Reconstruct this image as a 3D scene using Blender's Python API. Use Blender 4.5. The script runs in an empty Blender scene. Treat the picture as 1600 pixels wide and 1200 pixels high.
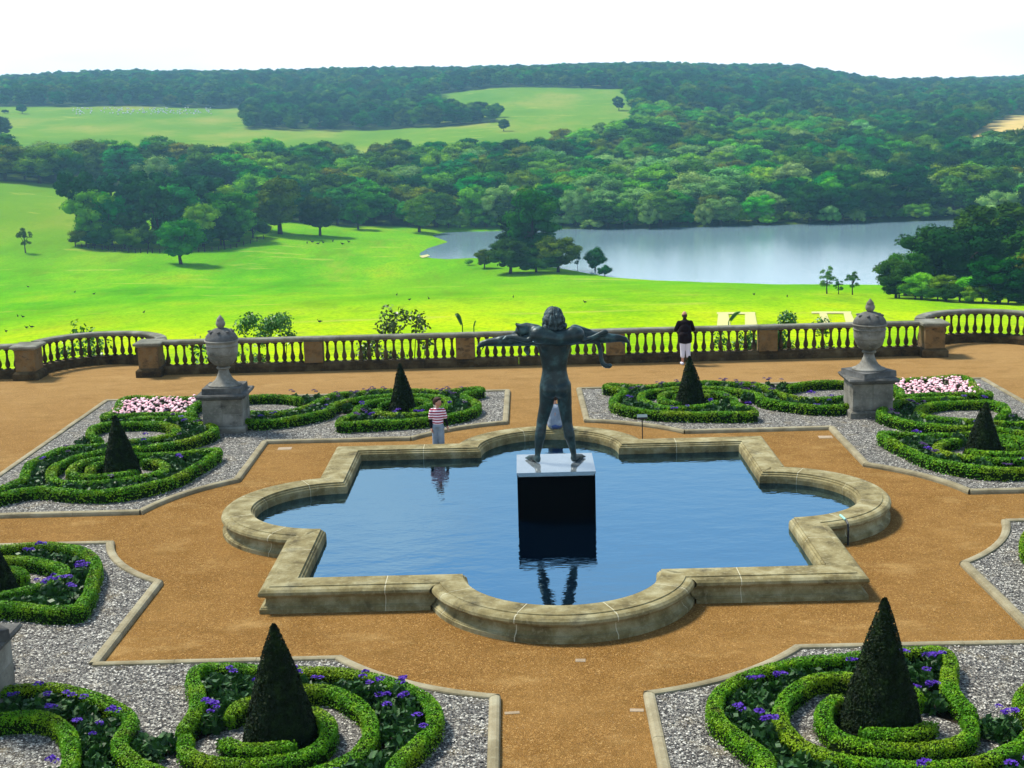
import bpy, math, random
import numpy as np
from mathutils import Vector, Matrix, noise as mn
rnd = random.Random(7); rng = np.random.default_rng(11)
SC = bpy.context.scene
PI = math.pi

# ---------------------------------------------------------------- camera
F_PX, PITCH, ROLL, YAW = 2143.812, 0.1950556, -0.0271016, -0.0090711
CAM = np.array([-0.59416, -28.44496, 8.6])
def cam_axes():
    cp, sp = math.cos(PITCH), math.sin(PITCH); cy, sy = math.cos(YAW), math.sin(YAW)
    fwd = np.array([sy*cp, cy*cp, -sp]); right = np.array([cy, -sy, 0.]); up = np.cross(right, fwd)
    r = right*math.cos(ROLL)+up*math.sin(ROLL); u = -right*math.sin(ROLL)+up*math.cos(ROLL)
    return r, u, fwd
CR, CU, CF = cam_axes()
cd = bpy.data.cameras.new('camera'); co = bpy.data.objects.new('camera', cd); SC.collection.objects.link(co)
co.matrix_world = Matrix(((CR[0], CU[0], -CF[0], CAM[0]), (CR[1], CU[1], -CF[1], CAM[1]), (CR[2], CU[2], -CF[2], CAM[2]), (0, 0, 0, 1)))
cd.sensor_width = 36; cd.lens = 36*F_PX/1600; cd.clip_start = 0.1; cd.clip_end = 20000
SC.camera = co
SC.render.resolution_x = 1024; SC.render.resolution_y = 768

# ---------------------------------------------------------------- light
SUN_EL, SUN_AZ = math.radians(54), math.radians(-56)      # azimuth from +Y (the view direction) towards +X
W = bpy.data.worlds.new('World'); SC.world = W; W.use_nodes = True
nt = W.node_tree; nt.nodes.clear()
wo = nt.nodes.new('ShaderNodeOutputWorld'); bg = nt.nodes.new('ShaderNodeBackground')
sky = nt.nodes.new('ShaderNodeTexSky'); sky.sky_type = 'NISHITA'; sky.sun_disc = False
sky.sun_elevation = SUN_EL; sky.sun_rotation = SUN_AZ
sky.dust_density = 1.0; sky.ozone_density = 2.5; sky.air_density = 1.0; sky.altitude = 100
geo = nt.nodes.new('ShaderNodeTexCoord')
sep = nt.nodes.new('ShaderNodeSeparateXYZ'); nt.links.new(geo.outputs['Generated'], sep.inputs[0])
hz = nt.nodes.new('ShaderNodeMapRange'); hz.inputs[1].default_value = 0.06; hz.inputs[2].default_value = 0.72
hz.inputs[3].default_value = 1.0; hz.inputs[4].default_value = 0.0; nt.links.new(sep.outputs[2], hz.inputs[0])
cn = nt.nodes.new('ShaderNodeTexNoise'); cn.inputs['Scale'].default_value = 3.2; cn.inputs['Detail'].default_value = 6
mp = nt.nodes.new('ShaderNodeMapping'); mp.inputs['Scale'].default_value = (1, 1, 3.2)
nt.links.new(geo.outputs['Generated'], mp.inputs[0]); nt.links.new(mp.outputs[0], cn.inputs['Vector'])
cr = nt.nodes.new('ShaderNodeMapRange'); cr.inputs[1].default_value = 0.44; cr.inputs[2].default_value = 0.64
cr.inputs[3].default_value = 0.0; cr.inputs[4].default_value = 0.8; nt.links.new(cn.outputs[0], cr.inputs[0])
mx = nt.nodes.new('ShaderNodeMath'); mx.operation = 'MAXIMUM'; nt.links.new(hz.outputs[0], mx.inputs[0]); nt.links.new(cr.outputs[0], mx.inputs[1])
mix = nt.nodes.new('ShaderNodeMix'); mix.data_type = 'RGBA'
nt.links.new(mx.outputs[0], mix.inputs[0]); nt.links.new(sky.outputs[0], mix.inputs[6]); 
skr = nt.nodes.new('ShaderNodeValToRGB'); skr.color_ramp.elements[0].position = .14; skr.color_ramp.elements[0].color = (1.2, 1.2, 1.2, 1)
skr.color_ramp.elements[1].position = .34; skr.color_ramp.elements[1].color = (.44, .82, 1.25, 1)
nt.links.new(sep.outputs[2], skr.inputs[0])
cbl = nt.nodes.new('ShaderNodeMix'); cbl.data_type = 'RGBA'; nt.links.new(cr.outputs[0], cbl.inputs[0]); nt.links.new(skr.outputs[0], cbl.inputs[6]); cbl.inputs[7].default_value = (.95, 1, 1.05, 1)
csc = nt.nodes.new('ShaderNodeVectorMath'); csc.operation = 'SCALE'; csc.inputs['Scale'].default_value = 10.5; nt.links.new(cbl.outputs[2], csc.inputs[0])
nt.links.new(csc.outputs[0], mix.inputs[7])
nt.links.new(mix.outputs[2], bg.inputs[0]); bg.inputs[1].default_value = 0.10
nt.links.new(bg.outputs[0], wo.inputs[0])
sd = bpy.data.lights.new('sun', 'SUN'); sd.energy = 5.0; sd.angle = math.radians(11.0); sd.color = (1.0, 0.95, 0.84)
so = bpy.data.objects.new('sun', sd); SC.collection.objects.link(so)
sv = Vector((math.sin(SUN_AZ)*math.cos(SUN_EL), math.cos(SUN_AZ)*math.cos(SUN_EL), math.sin(SUN_EL)))
so.rotation_euler = sv.to_track_quat('Z', 'Y').to_euler()
SC.view_settings.view_transform = 'Standard'; SC.view_settings.look = 'None'
SC.view_settings.gamma = 1; SC.view_settings.use_curve_mapping = False; SC.view_settings.exposure = 0.5
SC.cycles.max_bounces = 6; SC.cycles.transparent_max_bounces = 6; SC.cycles.volume_bounces = 0
SC.cycles.volume_step_rate = 8; SC.cycles.caustics_reflective = False; SC.cycles.caustics_refractive = False

# ---------------------------------------------------------------- materials
class NT:
    def __init__(s, name, rough=0.8, spec=0.3):
        s.m = bpy.data.materials.new(name); s.m.use_nodes = True; s.t = s.m.node_tree
        s.b = s.t.nodes['Principled BSDF']; s.b.inputs['Roughness'].default_value = rough
        s.b.inputs['Specular IOR Level'].default_value = spec
        s.tc = s.t.nodes.new('ShaderNodeTexCoord'); s.gm = None
    def n(s, k, **kw):
        x = s.t.nodes.new(k)
        for a, v in kw.items(): setattr(x, a, v)
        return x
    def l(s, a, b): s.t.links.new(a, b)
    def pos(s, scale=(1, 1, 1)):
        if s.gm is None: s.gm = s.n('ShaderNodeNewGeometry')
        mpn = s.n('ShaderNodeMapping'); mpn.inputs['Scale'].default_value = scale
        s.l(s.gm.outputs['Position'], mpn.inputs[0]); return mpn.outputs[0]
    def noise(s, scale, detail=4, vec=None, rough=0.55):
        x = s.n('ShaderNodeTexNoise'); x.inputs['Scale'].default_value = scale; x.inputs['Detail'].default_value = detail
        x.inputs['Roughness'].default_value = rough
        s.l(vec if vec is not None else s.pos(), x.inputs['Vector']); return x.outputs[0]
    def vor(s, scale, out='Color', vec=None, feature='F1'):
        x = s.n('ShaderNodeTexVoronoi'); x.feature = feature; x.inputs['Scale'].default_value = scale
        s.l(vec if vec is not None else s.pos(), x.inputs['Vector']); return x.outputs[out]
    def ramp(s, fac, stops, interp='LINEAR'):
        x = s.n('ShaderNodeValToRGB'); r = x.color_ramp; r.interpolation = interp
        while len(r.elements) > 1: r.elements.remove(r.elements[-1])
        r.elements[0].position = stops[0][0]; r.elements[0].color = (*stops[0][1], 1)
        for p, c in stops[1:]:
            e = r.elements.new(p); e.color = (*c, 1)
        s.l(fac, x.inputs[0]); return x.outputs[0]
    def mix(s, fac, a, b, mode='MIX'):
        x = s.n('ShaderNodeMix'); x.data_type = 'RGBA'; x.blend_type = mode
        for v, i in ((fac, 0), (a, 6), (b, 7)):
            if isinstance(v, (int, float)): x.inputs[i].default_value = v
            elif isinstance(v, tuple): x.inputs[i].default_value = (*v, 1)
            else: s.l(v, x.inputs[i])
        return x.outputs[2]
    def rng(s, v, a, b, c=0., d=1.):
        x = s.n('ShaderNodeMapRange'); 
        for i, q in enumerate((a, b, c, d)): x.inputs[i+1].default_value = q
        s.l(v, x.inputs[0]); return x.outputs[0]
    def bump(s, h, strength=.4, dist=.02):
        x = s.n('ShaderNodeBump'); x.inputs['Strength'].default_value = strength; x.inputs['Distance'].default_value = dist
        s.l(h, x.inputs['Height']); s.l(x.outputs[0], s.b.inputs['Normal'])
    def col(s, c):
        if isinstance(c, tuple): s.b.inputs['Base Color'].default_value = (*c, 1)
        else: s.l(c, s.b.inputs['Base Color'])
        return s.m

def stone_mat(name, c0, c1, c2, stain=(0.02, 0.018, 0.015), amt=.5, sc=1.):
    s = NT(name, .9, .2)
    a = s.noise(2.2*sc, 6); b = s.noise(14*sc, 5); c = s.noise(70*sc, 3)
    col = s.ramp(a, [(.3, c0), (.5, c1), (.72, c2)])
    col = s.mix(s.rng(b, .52, .75, 0, .6), col, c2)
    col = s.mix(s.rng(s.noise(1.7*sc, 7, s.pos((1, 1, 1.8)), .7), .55, .72, 0, amt), col, stain)
    col = s.mix(s.rng(c, .3, .8, .0, .35), col, tuple(x*.5 for x in c0))
    oi = s.n('ShaderNodeObjectInfo'); col = s.mix(s.rng(oi.outputs['Random'], 0, 1, 0, .5), col, s.mix(1., col, (.62, .60, .52), 'MULTIPLY'))
    s.bump(c, .35, .01)
    return s.col(col)
M_POOL = stone_mat('pool stone', (.10, .078, .03), (.24, .20, .09), (.40, .37, .22), amt=.75)
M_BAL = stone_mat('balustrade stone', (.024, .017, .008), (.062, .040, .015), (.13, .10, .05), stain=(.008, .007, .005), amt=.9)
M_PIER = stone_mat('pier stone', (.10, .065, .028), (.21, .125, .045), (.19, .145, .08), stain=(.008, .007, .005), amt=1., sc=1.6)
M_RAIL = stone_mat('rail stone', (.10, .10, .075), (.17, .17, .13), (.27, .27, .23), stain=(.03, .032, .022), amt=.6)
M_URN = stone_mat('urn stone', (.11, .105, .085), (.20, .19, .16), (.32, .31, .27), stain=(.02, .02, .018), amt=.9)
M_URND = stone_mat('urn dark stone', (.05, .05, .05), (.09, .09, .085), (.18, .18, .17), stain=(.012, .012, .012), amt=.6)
M_KERB = stone_mat('kerb stone', (.19, .16, .09), (.27, .23, .14), (.36, .33, .22), amt=.35)
M_MORTAR = NT('mortar', .9, .1).col((.46, .43, .30))

def m_path():
    s = NT('path gravel', .95, .03)
    v = s.vor(45, 'Color'); v2 = s.vor(120, 'Color')
    base = s.ramp(v, [(0, (.018, .008, .002)), (.35, (.115, .052, .011)), (.75, (.235, .115, .026)), (1, (.70, .46, .18))])
    col = s.mix(.5, base, s.ramp(v2, [(0, (.02, .01, .003)), (.5, (.155, .072, .017)), (1, (.55, .34, .12))]))
    big = s.noise(.35, 5, None, .6)
    col = s.mix(s.rng(big, .35, .68, 0, .42), col, (.30, .17, .055))
    col = s.mix(s.rng(s.noise(1.5, 6), .5, .75, 0, .4), col, (.14, .068, .013))
    col = s.mix(s.rng(s.noise(6, 6, s.pos((1, .7, 1)), .7), .54, .72, 0, .55), col, (.11, .06, .014))
    col = s.mix(s.rng(s.noise(.6, 6, s.pos((1, 1.6, 1)), .7), .55, .7, 0, .35), col, (.45, .30, .12))
    sp = s.n('ShaderNodeSeparateXYZ'); s.l(s.gm.outputs['Position'], sp.inputs[0])
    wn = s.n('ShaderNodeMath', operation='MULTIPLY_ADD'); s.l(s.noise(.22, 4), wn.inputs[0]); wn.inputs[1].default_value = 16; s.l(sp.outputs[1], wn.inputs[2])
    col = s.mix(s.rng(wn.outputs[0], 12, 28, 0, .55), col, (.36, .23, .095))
    col = s.mix(s.rng(s.noise(.9, 7, s.pos((1, 2.2, 1)), .75), .50, .68, 0, .45), col, (.13, .07, .018))
    col = s.mix(s.rng(s.noise(38, 2), .70, .78, 0, .8), col, (.70, .60, .42))
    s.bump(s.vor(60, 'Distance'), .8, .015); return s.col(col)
M_PATH = m_path()
def m_gravel():
    s = NT('bed gravel', .8, .1)
    sx = s.n('ShaderNodeSeparateColor'); s.l(s.vor(26, 'Color', s.pos((1, 1, .2))), sx.inputs[0])
    sx2 = s.n('ShaderNodeSeparateColor'); s.l(s.vor(46, 'Color', s.pos((1, 1, .2))), sx2.inputs[0])
    st = [(0, (.012, .011, .010)), (.3, (.05, .047, .044)), (.6, (.13, .122, .11)), (.84, (.29, .275, .24)), (1, (.72, .70, .60))]
    col = s.mix(.5, s.ramp(sx.outputs[0], st), s.ramp(sx2.outputs[1], st))
    col = s.mix(s.rng(s.noise(2, 4), .55, .8, 0, .5), col, (.30, .24, .13))
    s.bump(s.vor(36, 'Distance'), 1., .03); return s.col(col)
M_GRAVEL = m_gravel()
M_PEB = []
for nm, c in (('pale pebble', (.50, .48, .42)), ('grey pebble', (.14, .13, .12)), ('dark pebble', (.05, .047, .043))):
    s = NT(nm, .7, .3); M_PEB.append(s.col(c))
def m_soil():
    s = NT('soil', .95, .1); s.bump(s.noise(30, 5), .8, .04)
    return s.col(s.ramp(s.noise(9, 5), [(.3, (.012, .009, .006)), (.7, (.035, .024, .015))]))
M_SOIL = m_soil()
def m_leaf(name, c0, c1, c2, sc=6., rough=.55, spec=.25, objvar=.0, trans=0., big=None):
    s = NT(name, rough, spec)
    col = s.ramp(s.noise(sc, 4), [(.3, c0), (.52, c1), (.72, c2)])
    if big:
        col = s.mix(s.rng(s.noise(big[0], 3), .48, .68, 0, big[2]), col, big[1])
    if name == 'box leaves':
        col = s.mix(s.rng(s.noise(2.3, 5, None, .7), .60, .70, 0, .75), col, (.13, .11, .015))
    if objvar:
        oi = s.n('ShaderNodeObjectInfo')
        h = s.n('ShaderNodeHueSaturation'); 
        s.l(s.rng(oi.outputs['Random'], 0, 1, .5-objvar*.07, .5+objvar*.05), h.inputs['Hue'])
        m2 = s.n('ShaderNodeMath', operation='FRACT'); m1 = s.n('ShaderNodeMath', operation='MULTIPLY'); m1.inputs[1].default_value = 7.31
        s.l(oi.outputs['Random'], m1.inputs[0]); s.l(m1.outputs[0], m2.inputs[0])
        s.l(s.rng(m2.outputs[0], 0, 1, 1-objvar*.45, 1+objvar*.5), h.inputs['Value'])
        s.l(col, h.inputs['Color']); col = h.outputs[0]
    s.col(col)
    if trans:
        tr = s.n('ShaderNodeBsdfTranslucent'); ms = s.n('ShaderNodeMixShader'); ms.inputs[0].default_value = trans
        if isinstance(col, tuple): tr.inputs[0].default_value = (*col, 1)
        else: s.l(col, tr.inputs[0])
        out = s.t.nodes['Material Output']; s.l(s.b.outputs[0], ms.inputs[1]); s.l(tr.outputs[0], ms.inputs[2]); s.l(ms.outputs[0], out.inputs[0])
    return s.m
M_BOX = m_leaf('box leaves', (.035, .14, .002), (.085, .25, .003), (.20, .37, .005), 5., .5, .12, trans=.1, big=(.9, (.26, .32, .006), .6))
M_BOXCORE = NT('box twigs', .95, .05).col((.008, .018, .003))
M_YEW = m_leaf('yew leaves', (.0025, .006, .001), (.005, .013, .002), (.016, .034, .004), 8., .7, .12)
M_YEWTOP = M_YEW
M_HELIO = m_leaf('heliotrope leaves', (.008, .03, .004), (.018, .07, .008), (.05, .14, .02), 14., .5, .3, trans=.1)
M_PURP = NT('purple petals', .6, .2); M_PURP.col(M_PURP.ramp(M_PURP.noise(30, 2), [(.3, (.035, .008, .16)), (.7, (.10, .025, .42))])); M_PURP = M_PURP.m
M_DKPURP = NT('dusky purple petals', .6, .2).col((.07, .035, .12))
M_PINK = NT('pink petals', .6, .2); M_PINK.col(M_PINK.ramp(M_PINK.noise(16, 2), [(.35, (.75, .30, .36)), (.5, (.9, .55, .58)), (.65, (.9, .75, .74))])); M_PINK = M_PINK.m
M_BEGL = m_leaf('begonia leaves', (.05, .015, .01), (.04, .05, .01), (.09, .12, .02), 12., .4, .4)

M_WATER = NT('pool water', .012, .5)
M_WATER.b.inputs['IOR'].default_value = 4.6
M_WATER.b.inputs['Specular Tint'].default_value = (.5, .8, 1, 1)
_w1 = M_WATER.noise(1.1, 3, M_WATER.pos((1, 1.9, 1))); _w2 = M_WATER.noise(7, 2, M_WATER.pos((1, 1.5, 1)))
_x = M_WATER.n('ShaderNodeMath', operation='ADD'); M_WATER.l(_w1, _x.inputs[0])
_y = M_WATER.n('ShaderNodeMath', operation='MULTIPLY'); _y.inputs[1].default_value = .16
M_WATER.l(_w2, _y.inputs[0]); M_WATER.l(_y.outputs[0], _x.inputs[1]); M_WATER.bump(_x.outputs[0], .10, .10)
M_WATER.col((.0004, .002, .006)); M_WATER = M_WATER.m
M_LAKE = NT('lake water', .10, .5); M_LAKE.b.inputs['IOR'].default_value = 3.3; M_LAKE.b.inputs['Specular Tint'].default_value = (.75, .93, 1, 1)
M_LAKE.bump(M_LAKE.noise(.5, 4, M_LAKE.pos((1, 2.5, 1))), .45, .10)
M_LAKE.col((.16, .25, .29)); M_LAKE = M_LAKE.m  # base colour lightened to stand in for bright sky reflected off ripples
s = NT('bronze', .42, .35); s.b.inputs['Metallic'].default_value = .25
s.col(s.ramp(s.noise(3.5, 6, None, .65), [(.3, (.006, .012, .013)), (.52, (.013, .030, .032)), (.75, (.05, .12, .125))])); s.bump(s.noise(18, 4), .2, .02); M_BRONZE = s.m
s = NT('bronze hair', .5, .35); s.b.inputs['Metallic'].default_value = .3
_hn = s.noise(16, 5, s.pos((1, 1, .6)), .7); s.col(s.ramp(_hn, [(.35, (.008, .014, .016)), (.55, (.04, .07, .075)), (.7, (.13, .2, .21))])); s.bump(_hn, .9, .04); M_BRHAIR = s.m
s = NT('polished slate', .06, .7); s.b.inputs['IOR'].default_value = 3.0; s.col(s.ramp(s.noise(6, 4), [(.3, (.10, .12, .125)), (.7, (.16, .18, .19))])); M_SLATE = s.m
M_BLACK = NT('black granite', .5, .0).col((.0015, .0015, .0018))
M_SKIN = NT('skin', .55, .3).col((.46, .22, .14))
M_HAIRB = NT('brown hair', .7, .2).col((.035, .016, .009))
M_JACK = NT('dark jacket', .85, .1).col((.008, .004, .005))
M_WHITE = NT('white cloth', .85, .1).col((.62, .60, .66))
M_JEAN = NT('grey blue trousers', .9, .1); M_JEAN.col(M_JEAN.ramp(M_JEAN.noise(6, 4), [(.3, (.15, .20, .26)), (.7, (.26, .33, .41))])); M_JEAN = M_JEAN.m
M_GREY = NT('grey shirt', .9, .1); M_GREY.col(M_GREY.ramp(M_GREY.noise(5, 4), [(.3, (.16, .20, .25)), (.7, (.30, .35, .41))])); M_GREY = M_GREY.m
M_BLUE = NT('blue denim', .9, .1).col((.06, .10, .24))
s = NT('striped shirt', .85, .1); _wv = s.n('ShaderNodeTexWave'); _wv.bands_direction = 'Z'; _wv.inputs['Scale'].default_value = 4.6; _wv.inputs['Distortion'].default_value = .6; _wv.inputs['Detail'].default_value = 0; s.l(s.pos(), _wv.inputs[0])
_st = s.ramp(_wv.outputs['Fac'], [(0, (.30, .015, .05)), (.42, (.33, .02, .06)), (.55, (.80, .66, .72)), (1, (.85, .74, .80))]); s.col(_st); M_STRIPE = s.m
M_SLEEVE = NT('black sleeve', .85, .1).col((.006, .006, .008))
M_METAL = NT('black painted metal', .4, .4).col((.012, .014, .016))
M_SIGN = NT('sign face', .3, .5).col((.10, .14, .14))

# ---------------------------------------------------------------- mesh helpers
COL = SC.collection
def mesh_np(name, V, Fq, mats, smooth=False, mi=None):
    """V (n,3), Fq (m,k) uniform faces"""
    V = np.asarray(V, np.float32); Fq = np.asarray(Fq, np.int32)
    me = bpy.data.meshes.new(name); k = Fq.shape[1]
    me.vertices.add(len(V)); me.vertices.foreach_set('co', V.ravel())
    me.loops.add(Fq.size); me.loops.foreach_set('vertex_index', Fq.ravel())
    me.polygons.add(len(Fq)); me.polygons.foreach_set('loop_start', np.arange(0, Fq.size, k, dtype=np.int32))
    me.polygons.foreach_set('loop_total', np.full(len(Fq), k, np.int32))
    if smooth: me.polygons.foreach_set('use_smooth', np.ones(len(Fq), bool))
    if mi is not None: me.polygons.foreach_set('material_index', np.asarray(mi, np.int32))
    for m in (mats if isinstance(mats, (list, tuple)) else [mats]): me.materials.append(m)
    me.update(calc_edges=True); return me
class MB:
    def __init__(s): s.v = []; s.f = []; s.mi = []; s.cur = 0
    def add(s, V, Fs):
        o = len(s.v); s.v += [tuple(float(c) for c in p) for p in V]; s.f += [tuple(i+o for i in f) for f in Fs]; s.mi += [s.cur]*len(Fs)
    def box(s, x0, x1, y0, y1, z0, z1):
        V = [(x, y, z) for z in (z0, z1) for y in (y0, y1) for x in (x0, x1)]
        s.add(V, [(0, 2, 3, 1), (4, 5, 7, 6), (0, 1, 5, 4), (2, 6, 7, 3), (0, 4, 6, 2), (1, 3, 7, 5)])
    def frust(s, cx, cy, h0, h1, z0, z1):
        V = [(cx+a*h, cy+b*h, z) for z, h in ((z0, h0), (z1, h1)) for a, b in ((-1, -1), (1, -1), (1, 1), (-1, 1))]
        s.add(V, [(3, 2, 1, 0), (4, 5, 6, 7), (0, 1, 5, 4), (1, 2, 6, 5), (2, 3, 7, 6), (3, 0, 4, 7)])
    def lathe(s, prof, n=12, c=(0, 0, 0)):
        V = []; Fs = []
        for r, z in prof:
            for i in range(n):
                a = 2*PI*i/n; V.append((c[0]+r*math.cos(a), c[1]+r*math.sin(a), c[2]+z))
        for j in range(len(prof)-1):
            for i in range(n):
                Fs.append((j*n+i, j*n+(i+1) % n, (j+1)*n+(i+1) % n, (j+1)*n+i))
        Fs.append(tuple(reversed(range(n)))); Fs.append(tuple((len(prof)-1)*n+i for i in range(n)))
        s.add(V, Fs)
    def tube(s, pts, rad, n=8, cap=True):
        pts = [Vector(p) for p in pts]; rad = rad if isinstance(rad, (list, tuple)) else [rad]*len(pts)
        V = []; Fs = []; up = Vector((0, 0, 1))
        for i, p in enumerate(pts):
            d = (pts[min(i+1, len(pts)-1)]-pts[max(i-1, 0)]).normalized()
            a = d.cross(up if abs(d.z) < .95 else Vector((1, 0, 0))).normalized(); b = a.cross(d)
            for k in range(n):
                t = 2*PI*k/n; V.append(p+(a*math.cos(t)+b*math.sin(t))*rad[i])
        for j in range(len(pts)-1):
            for i in range(n): Fs.append((j*n+i, j*n+(i+1) % n, (j+1)*n+(i+1) % n, (j+1)*n+i))
        if cap: Fs.append(tuple(range(n))); Fs.append(tuple(reversed([(len(pts)-1)*n+i for i in range(n)])))
        s.add(V, Fs)
    def capsule(s, p0, p1, r0, r1, n=14, m=5):
        p0 = Vector(p0); p1 = Vector(p1); d = p1-p0; L = max(d.length, 1e-5); d = d/L
        pts = []; rad = []
        for i in range(m+1):
            a = PI/2*(1-i/m); pts.append(p0-d*(r0*math.sin(a))); rad.append(max(r0*math.cos(a), r0*.02))
        for i in range(m+1):
            a = PI/2*i/m; pts.append(p1+d*(r1*math.sin(a))); rad.append(max(r1*math.cos(a), r1*.02))
        V = []; Fs = []; up = Vector((0, 0, 1))
        a_ = d.cross(up if abs(d.z) < .95 else Vector((1, 0, 0))).normalized(); b_ = a_.cross(d)
        for p, r in zip(pts, rad):
            for k in range(n):
                t = 2*PI*k/n; V.append(p+(a_*math.cos(t)+b_*math.sin(t))*r)
        for j in range(len(pts)-1):
            for i in range(n): Fs.append((j*n+i, j*n+(i+1) % n, (j+1)*n+(i+1) % n, (j+1)*n+i))
        Fs.append(tuple(range(n))); Fs.append(tuple(reversed([(len(pts)-1)*n+i for i in range(n)])))
        s.add(V, Fs)
    def ell(s, c, r, rot=(0, 0, 0), n=16, m=9):
        from mathutils import Euler
        R = Euler(rot).to_matrix(); V = []; Fs = []
        for j in range(1, m):
            a = PI*j/m
            for i in range(n):
                t = 2*PI*i/n; V.append(Vector(c)+R @ Vector((r[0]*math.sin(a)*math.cos(t), r[1]*math.sin(a)*math.sin(t), r[2]*math.cos(a))))
        V.append(Vector(c)+R @ Vector((0, 0, r[2]))); V.append(Vector(c)-R @ Vector((0, 0, r[2])))
        for j in range(m-2):
            for i in range(n): Fs.append((j*n+i, (j+1)*n+i, (j+1)*n+(i+1) % n, j*n+(i+1) % n))
        T = (m-1)*n
        for i in range(n): Fs.append((i, (i+1) % n, T)); Fs.append(((m-2)*n+(i+1) % n, (m-2)*n+i, T+1))
        s.add(V, Fs)
    def mesh(s, name, mats, smooth=False):
        me = bpy.data.meshes.new(name); me.from_pydata(s.v, [], s.f)
        for m in (mats if isinstance(mats, (list, tuple)) else [mats]): me.materials.append(m)
        me.polygons.foreach_set('material_index', s.mi)
        if smooth: me.polygons.foreach_set('use_smooth', [True]*len(me.polygons))
        me.update(); return me
def link(name, me, parent=None, loc=None, rz=None):
    o = bpy.data.objects.new(name, me); COL.objects.link(o)
    if parent is not None: o.parent = parent
    if loc is not None: o.location = loc
    if rz is not None: o.rotation_euler = (0, 0, rz)
    return o
def thing(name, label, cat, loc=(0, 0, 0), rz=0, group=None, me=None):
    o = bpy.data.objects.new(name, me); COL.objects.link(o); o.location = loc; o.rotation_euler = (0, 0, rz)
    o['label'] = label; o['category'] = cat
    if group: o['group'] = group
    return o
def struct(name, me): o = link(name, me); o['kind'] = 'structure'; return o
def dup(root, loc=None, rz=None, label=None, scale=None, group=None):
    r = root.copy(); COL.objects.link(r)
    if loc is not None: r.location = loc
    if rz is not None: r.rotation_euler = (0, 0, rz)
    if scale is not None: r.scale = scale
    if label: r['label'] = label
    if group: r['group'] = group
    for ch in root.children:
        c = ch.copy(); COL.objects.link(c); c.parent = r
        for g in ch.children:
            d = g.copy(); COL.objects.link(d); d.parent = c
    return r
def blend(mb, name, mat, vox, smooth=4, fac=.5, disp=None):
    """fuse the solid lumps of mb into one continuous skin"""
    me = mb.mesh(name, mat); o = bpy.data.objects.new(name, me); COL.objects.link(o)
    r = o.modifiers.new('r', 'REMESH'); r.mode = 'VOXEL'; r.voxel_size = vox; r.use_smooth_shade = True
    if smooth:
        q = o.modifiers.new('s', 'SMOOTH'); q.iterations = smooth; q.factor = fac
    dg = bpy.context.evaluated_depsgraph_get(); out = bpy.data.meshes.new_from_object(o.evaluated_get(dg))
    bpy.data.objects.remove(o); out.name = name
    if not out.materials: out.materials.append(mat)
    if disp:
        for v in out.vertices: v.co += v.normal*disp(v.co)
    out.polygons.foreach_set('use_smooth', [True]*len(out.polygons)); return out

# ray tools: where a line of sight meets the land
def ray(px, py):
    d = CF + CR*(px-800)/F_PX - CU*(py-600)/F_PX
    return d/np.linalg.norm(d[:2])          # unit horizontal length
def gp(px, py, z=0.):
    d = ray(px, py); t = (z-CAM[2])/d[2]; return CAM+d*t
def catmull(P, step=.08, closed=False):
    P = np.asarray(P, float); Q = [2*P[0]-P[1]]+list(P)+[2*P[-1]-P[-2]]; out = []
    for i in range(1, len(Q)-2):
        p0, p1, p2, p3 = Q[i-1], Q[i], Q[i+1], Q[i+2]; n = max(2, int(np.linalg.norm(p2-p1)/step))
        for k in range(n):
            t = k/n; out.append(.5*((2*p1)+(-p0+p2)*t+(2*p0-5*p1+4*p2-p3)*t*t+(-p0+3*p1-3*p2+p3)*t**3))
    out.append(P[-1]); return np.array(out)
def inside(poly, x, y):
    poly = np.asarray(poly); x = np.asarray(x); y = np.asarray(y); c = np.zeros(x.shape, bool); j = len(poly)-1
    for i in range(len(poly)):
        xi, yi = poly[i]; xj, yj = poly[j]
        with np.errstate(divide='ignore', invalid='ignore'):
            c ^= ((yi > y) != (yj > y)) & (x < (xj-xi)*(y-yi)/(yj-yi+1e-12)+xi)
        j = i
    return c
def polydist(poly, x, y, closed=True):
    poly = np.asarray(poly); d = np.full(np.shape(x), 1e9); n = len(poly)
    for i in range(n if closed else n-1):
        a = poly[i]; b = poly[(i+1) % n]; ab = b-a; L = ab@ab+1e-12
        t = np.clip(((x-a[0])*ab[0]+(y-a[1])*ab[1])/L, 0, 1)
        d = np.minimum(d, np.hypot(x-a[0]-t*ab[0], y-a[1]-t*ab[1]))
    return d
def sheet(name, poly, z, mat, z0=None):
    me = bpy.data.meshes.new(name); n = len(poly)
    if z0 is None: me.from_pydata([(p[0], p[1], z) for p in poly], [], [tuple(range(n))])
    else:
        me.from_pydata([(p[0], p[1], z) for p in poly]+[(p[0], p[1], z0) for p in poly], [], [tuple(range(n))]+[(i, n+i, n+(i+1) % n, (i+1) % n) for i in range(n)])
    for m in (mat if isinstance(mat, (list, tuple)) else [mat]): me.materials.append(m)
    if z0 is not None and isinstance(mat, (list, tuple)): me.polygons.foreach_set('material_index', [0]+[1]*n)
    me.update(); return me
def ccw(P):
    P = np.asarray(P, float); a = np.sum(P[:, 0]*np.roll(P[:, 1], -1)-np.roll(P[:, 0], -1)*P[:, 1]); return P if a > 0 else P[::-1]
def sweep_stations(P, closed=False):
    """per vertex: position and miter normal (to the right of travel), scaled"""
    P = np.asarray(P, float); n = len(P); N = np.zeros((n, 2))
    for i in range(n):
        a = P[i]-P[i-1] if (i > 0 or closed) else P[1]-P[0]
        b = P[(i+1) % n]-P[i] if (i < n-1 or closed) else P[-1]-P[-2]
        a = a/np.linalg.norm(a); b = b/np.linalg.norm(b); na = np.array([a[1], -a[0]]); nb = np.array([b[1], -b[0]])
        m = na+nb; m = m/np.linalg.norm(m); N[i] = m/max(.3, m@na)
    return P, N
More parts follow.
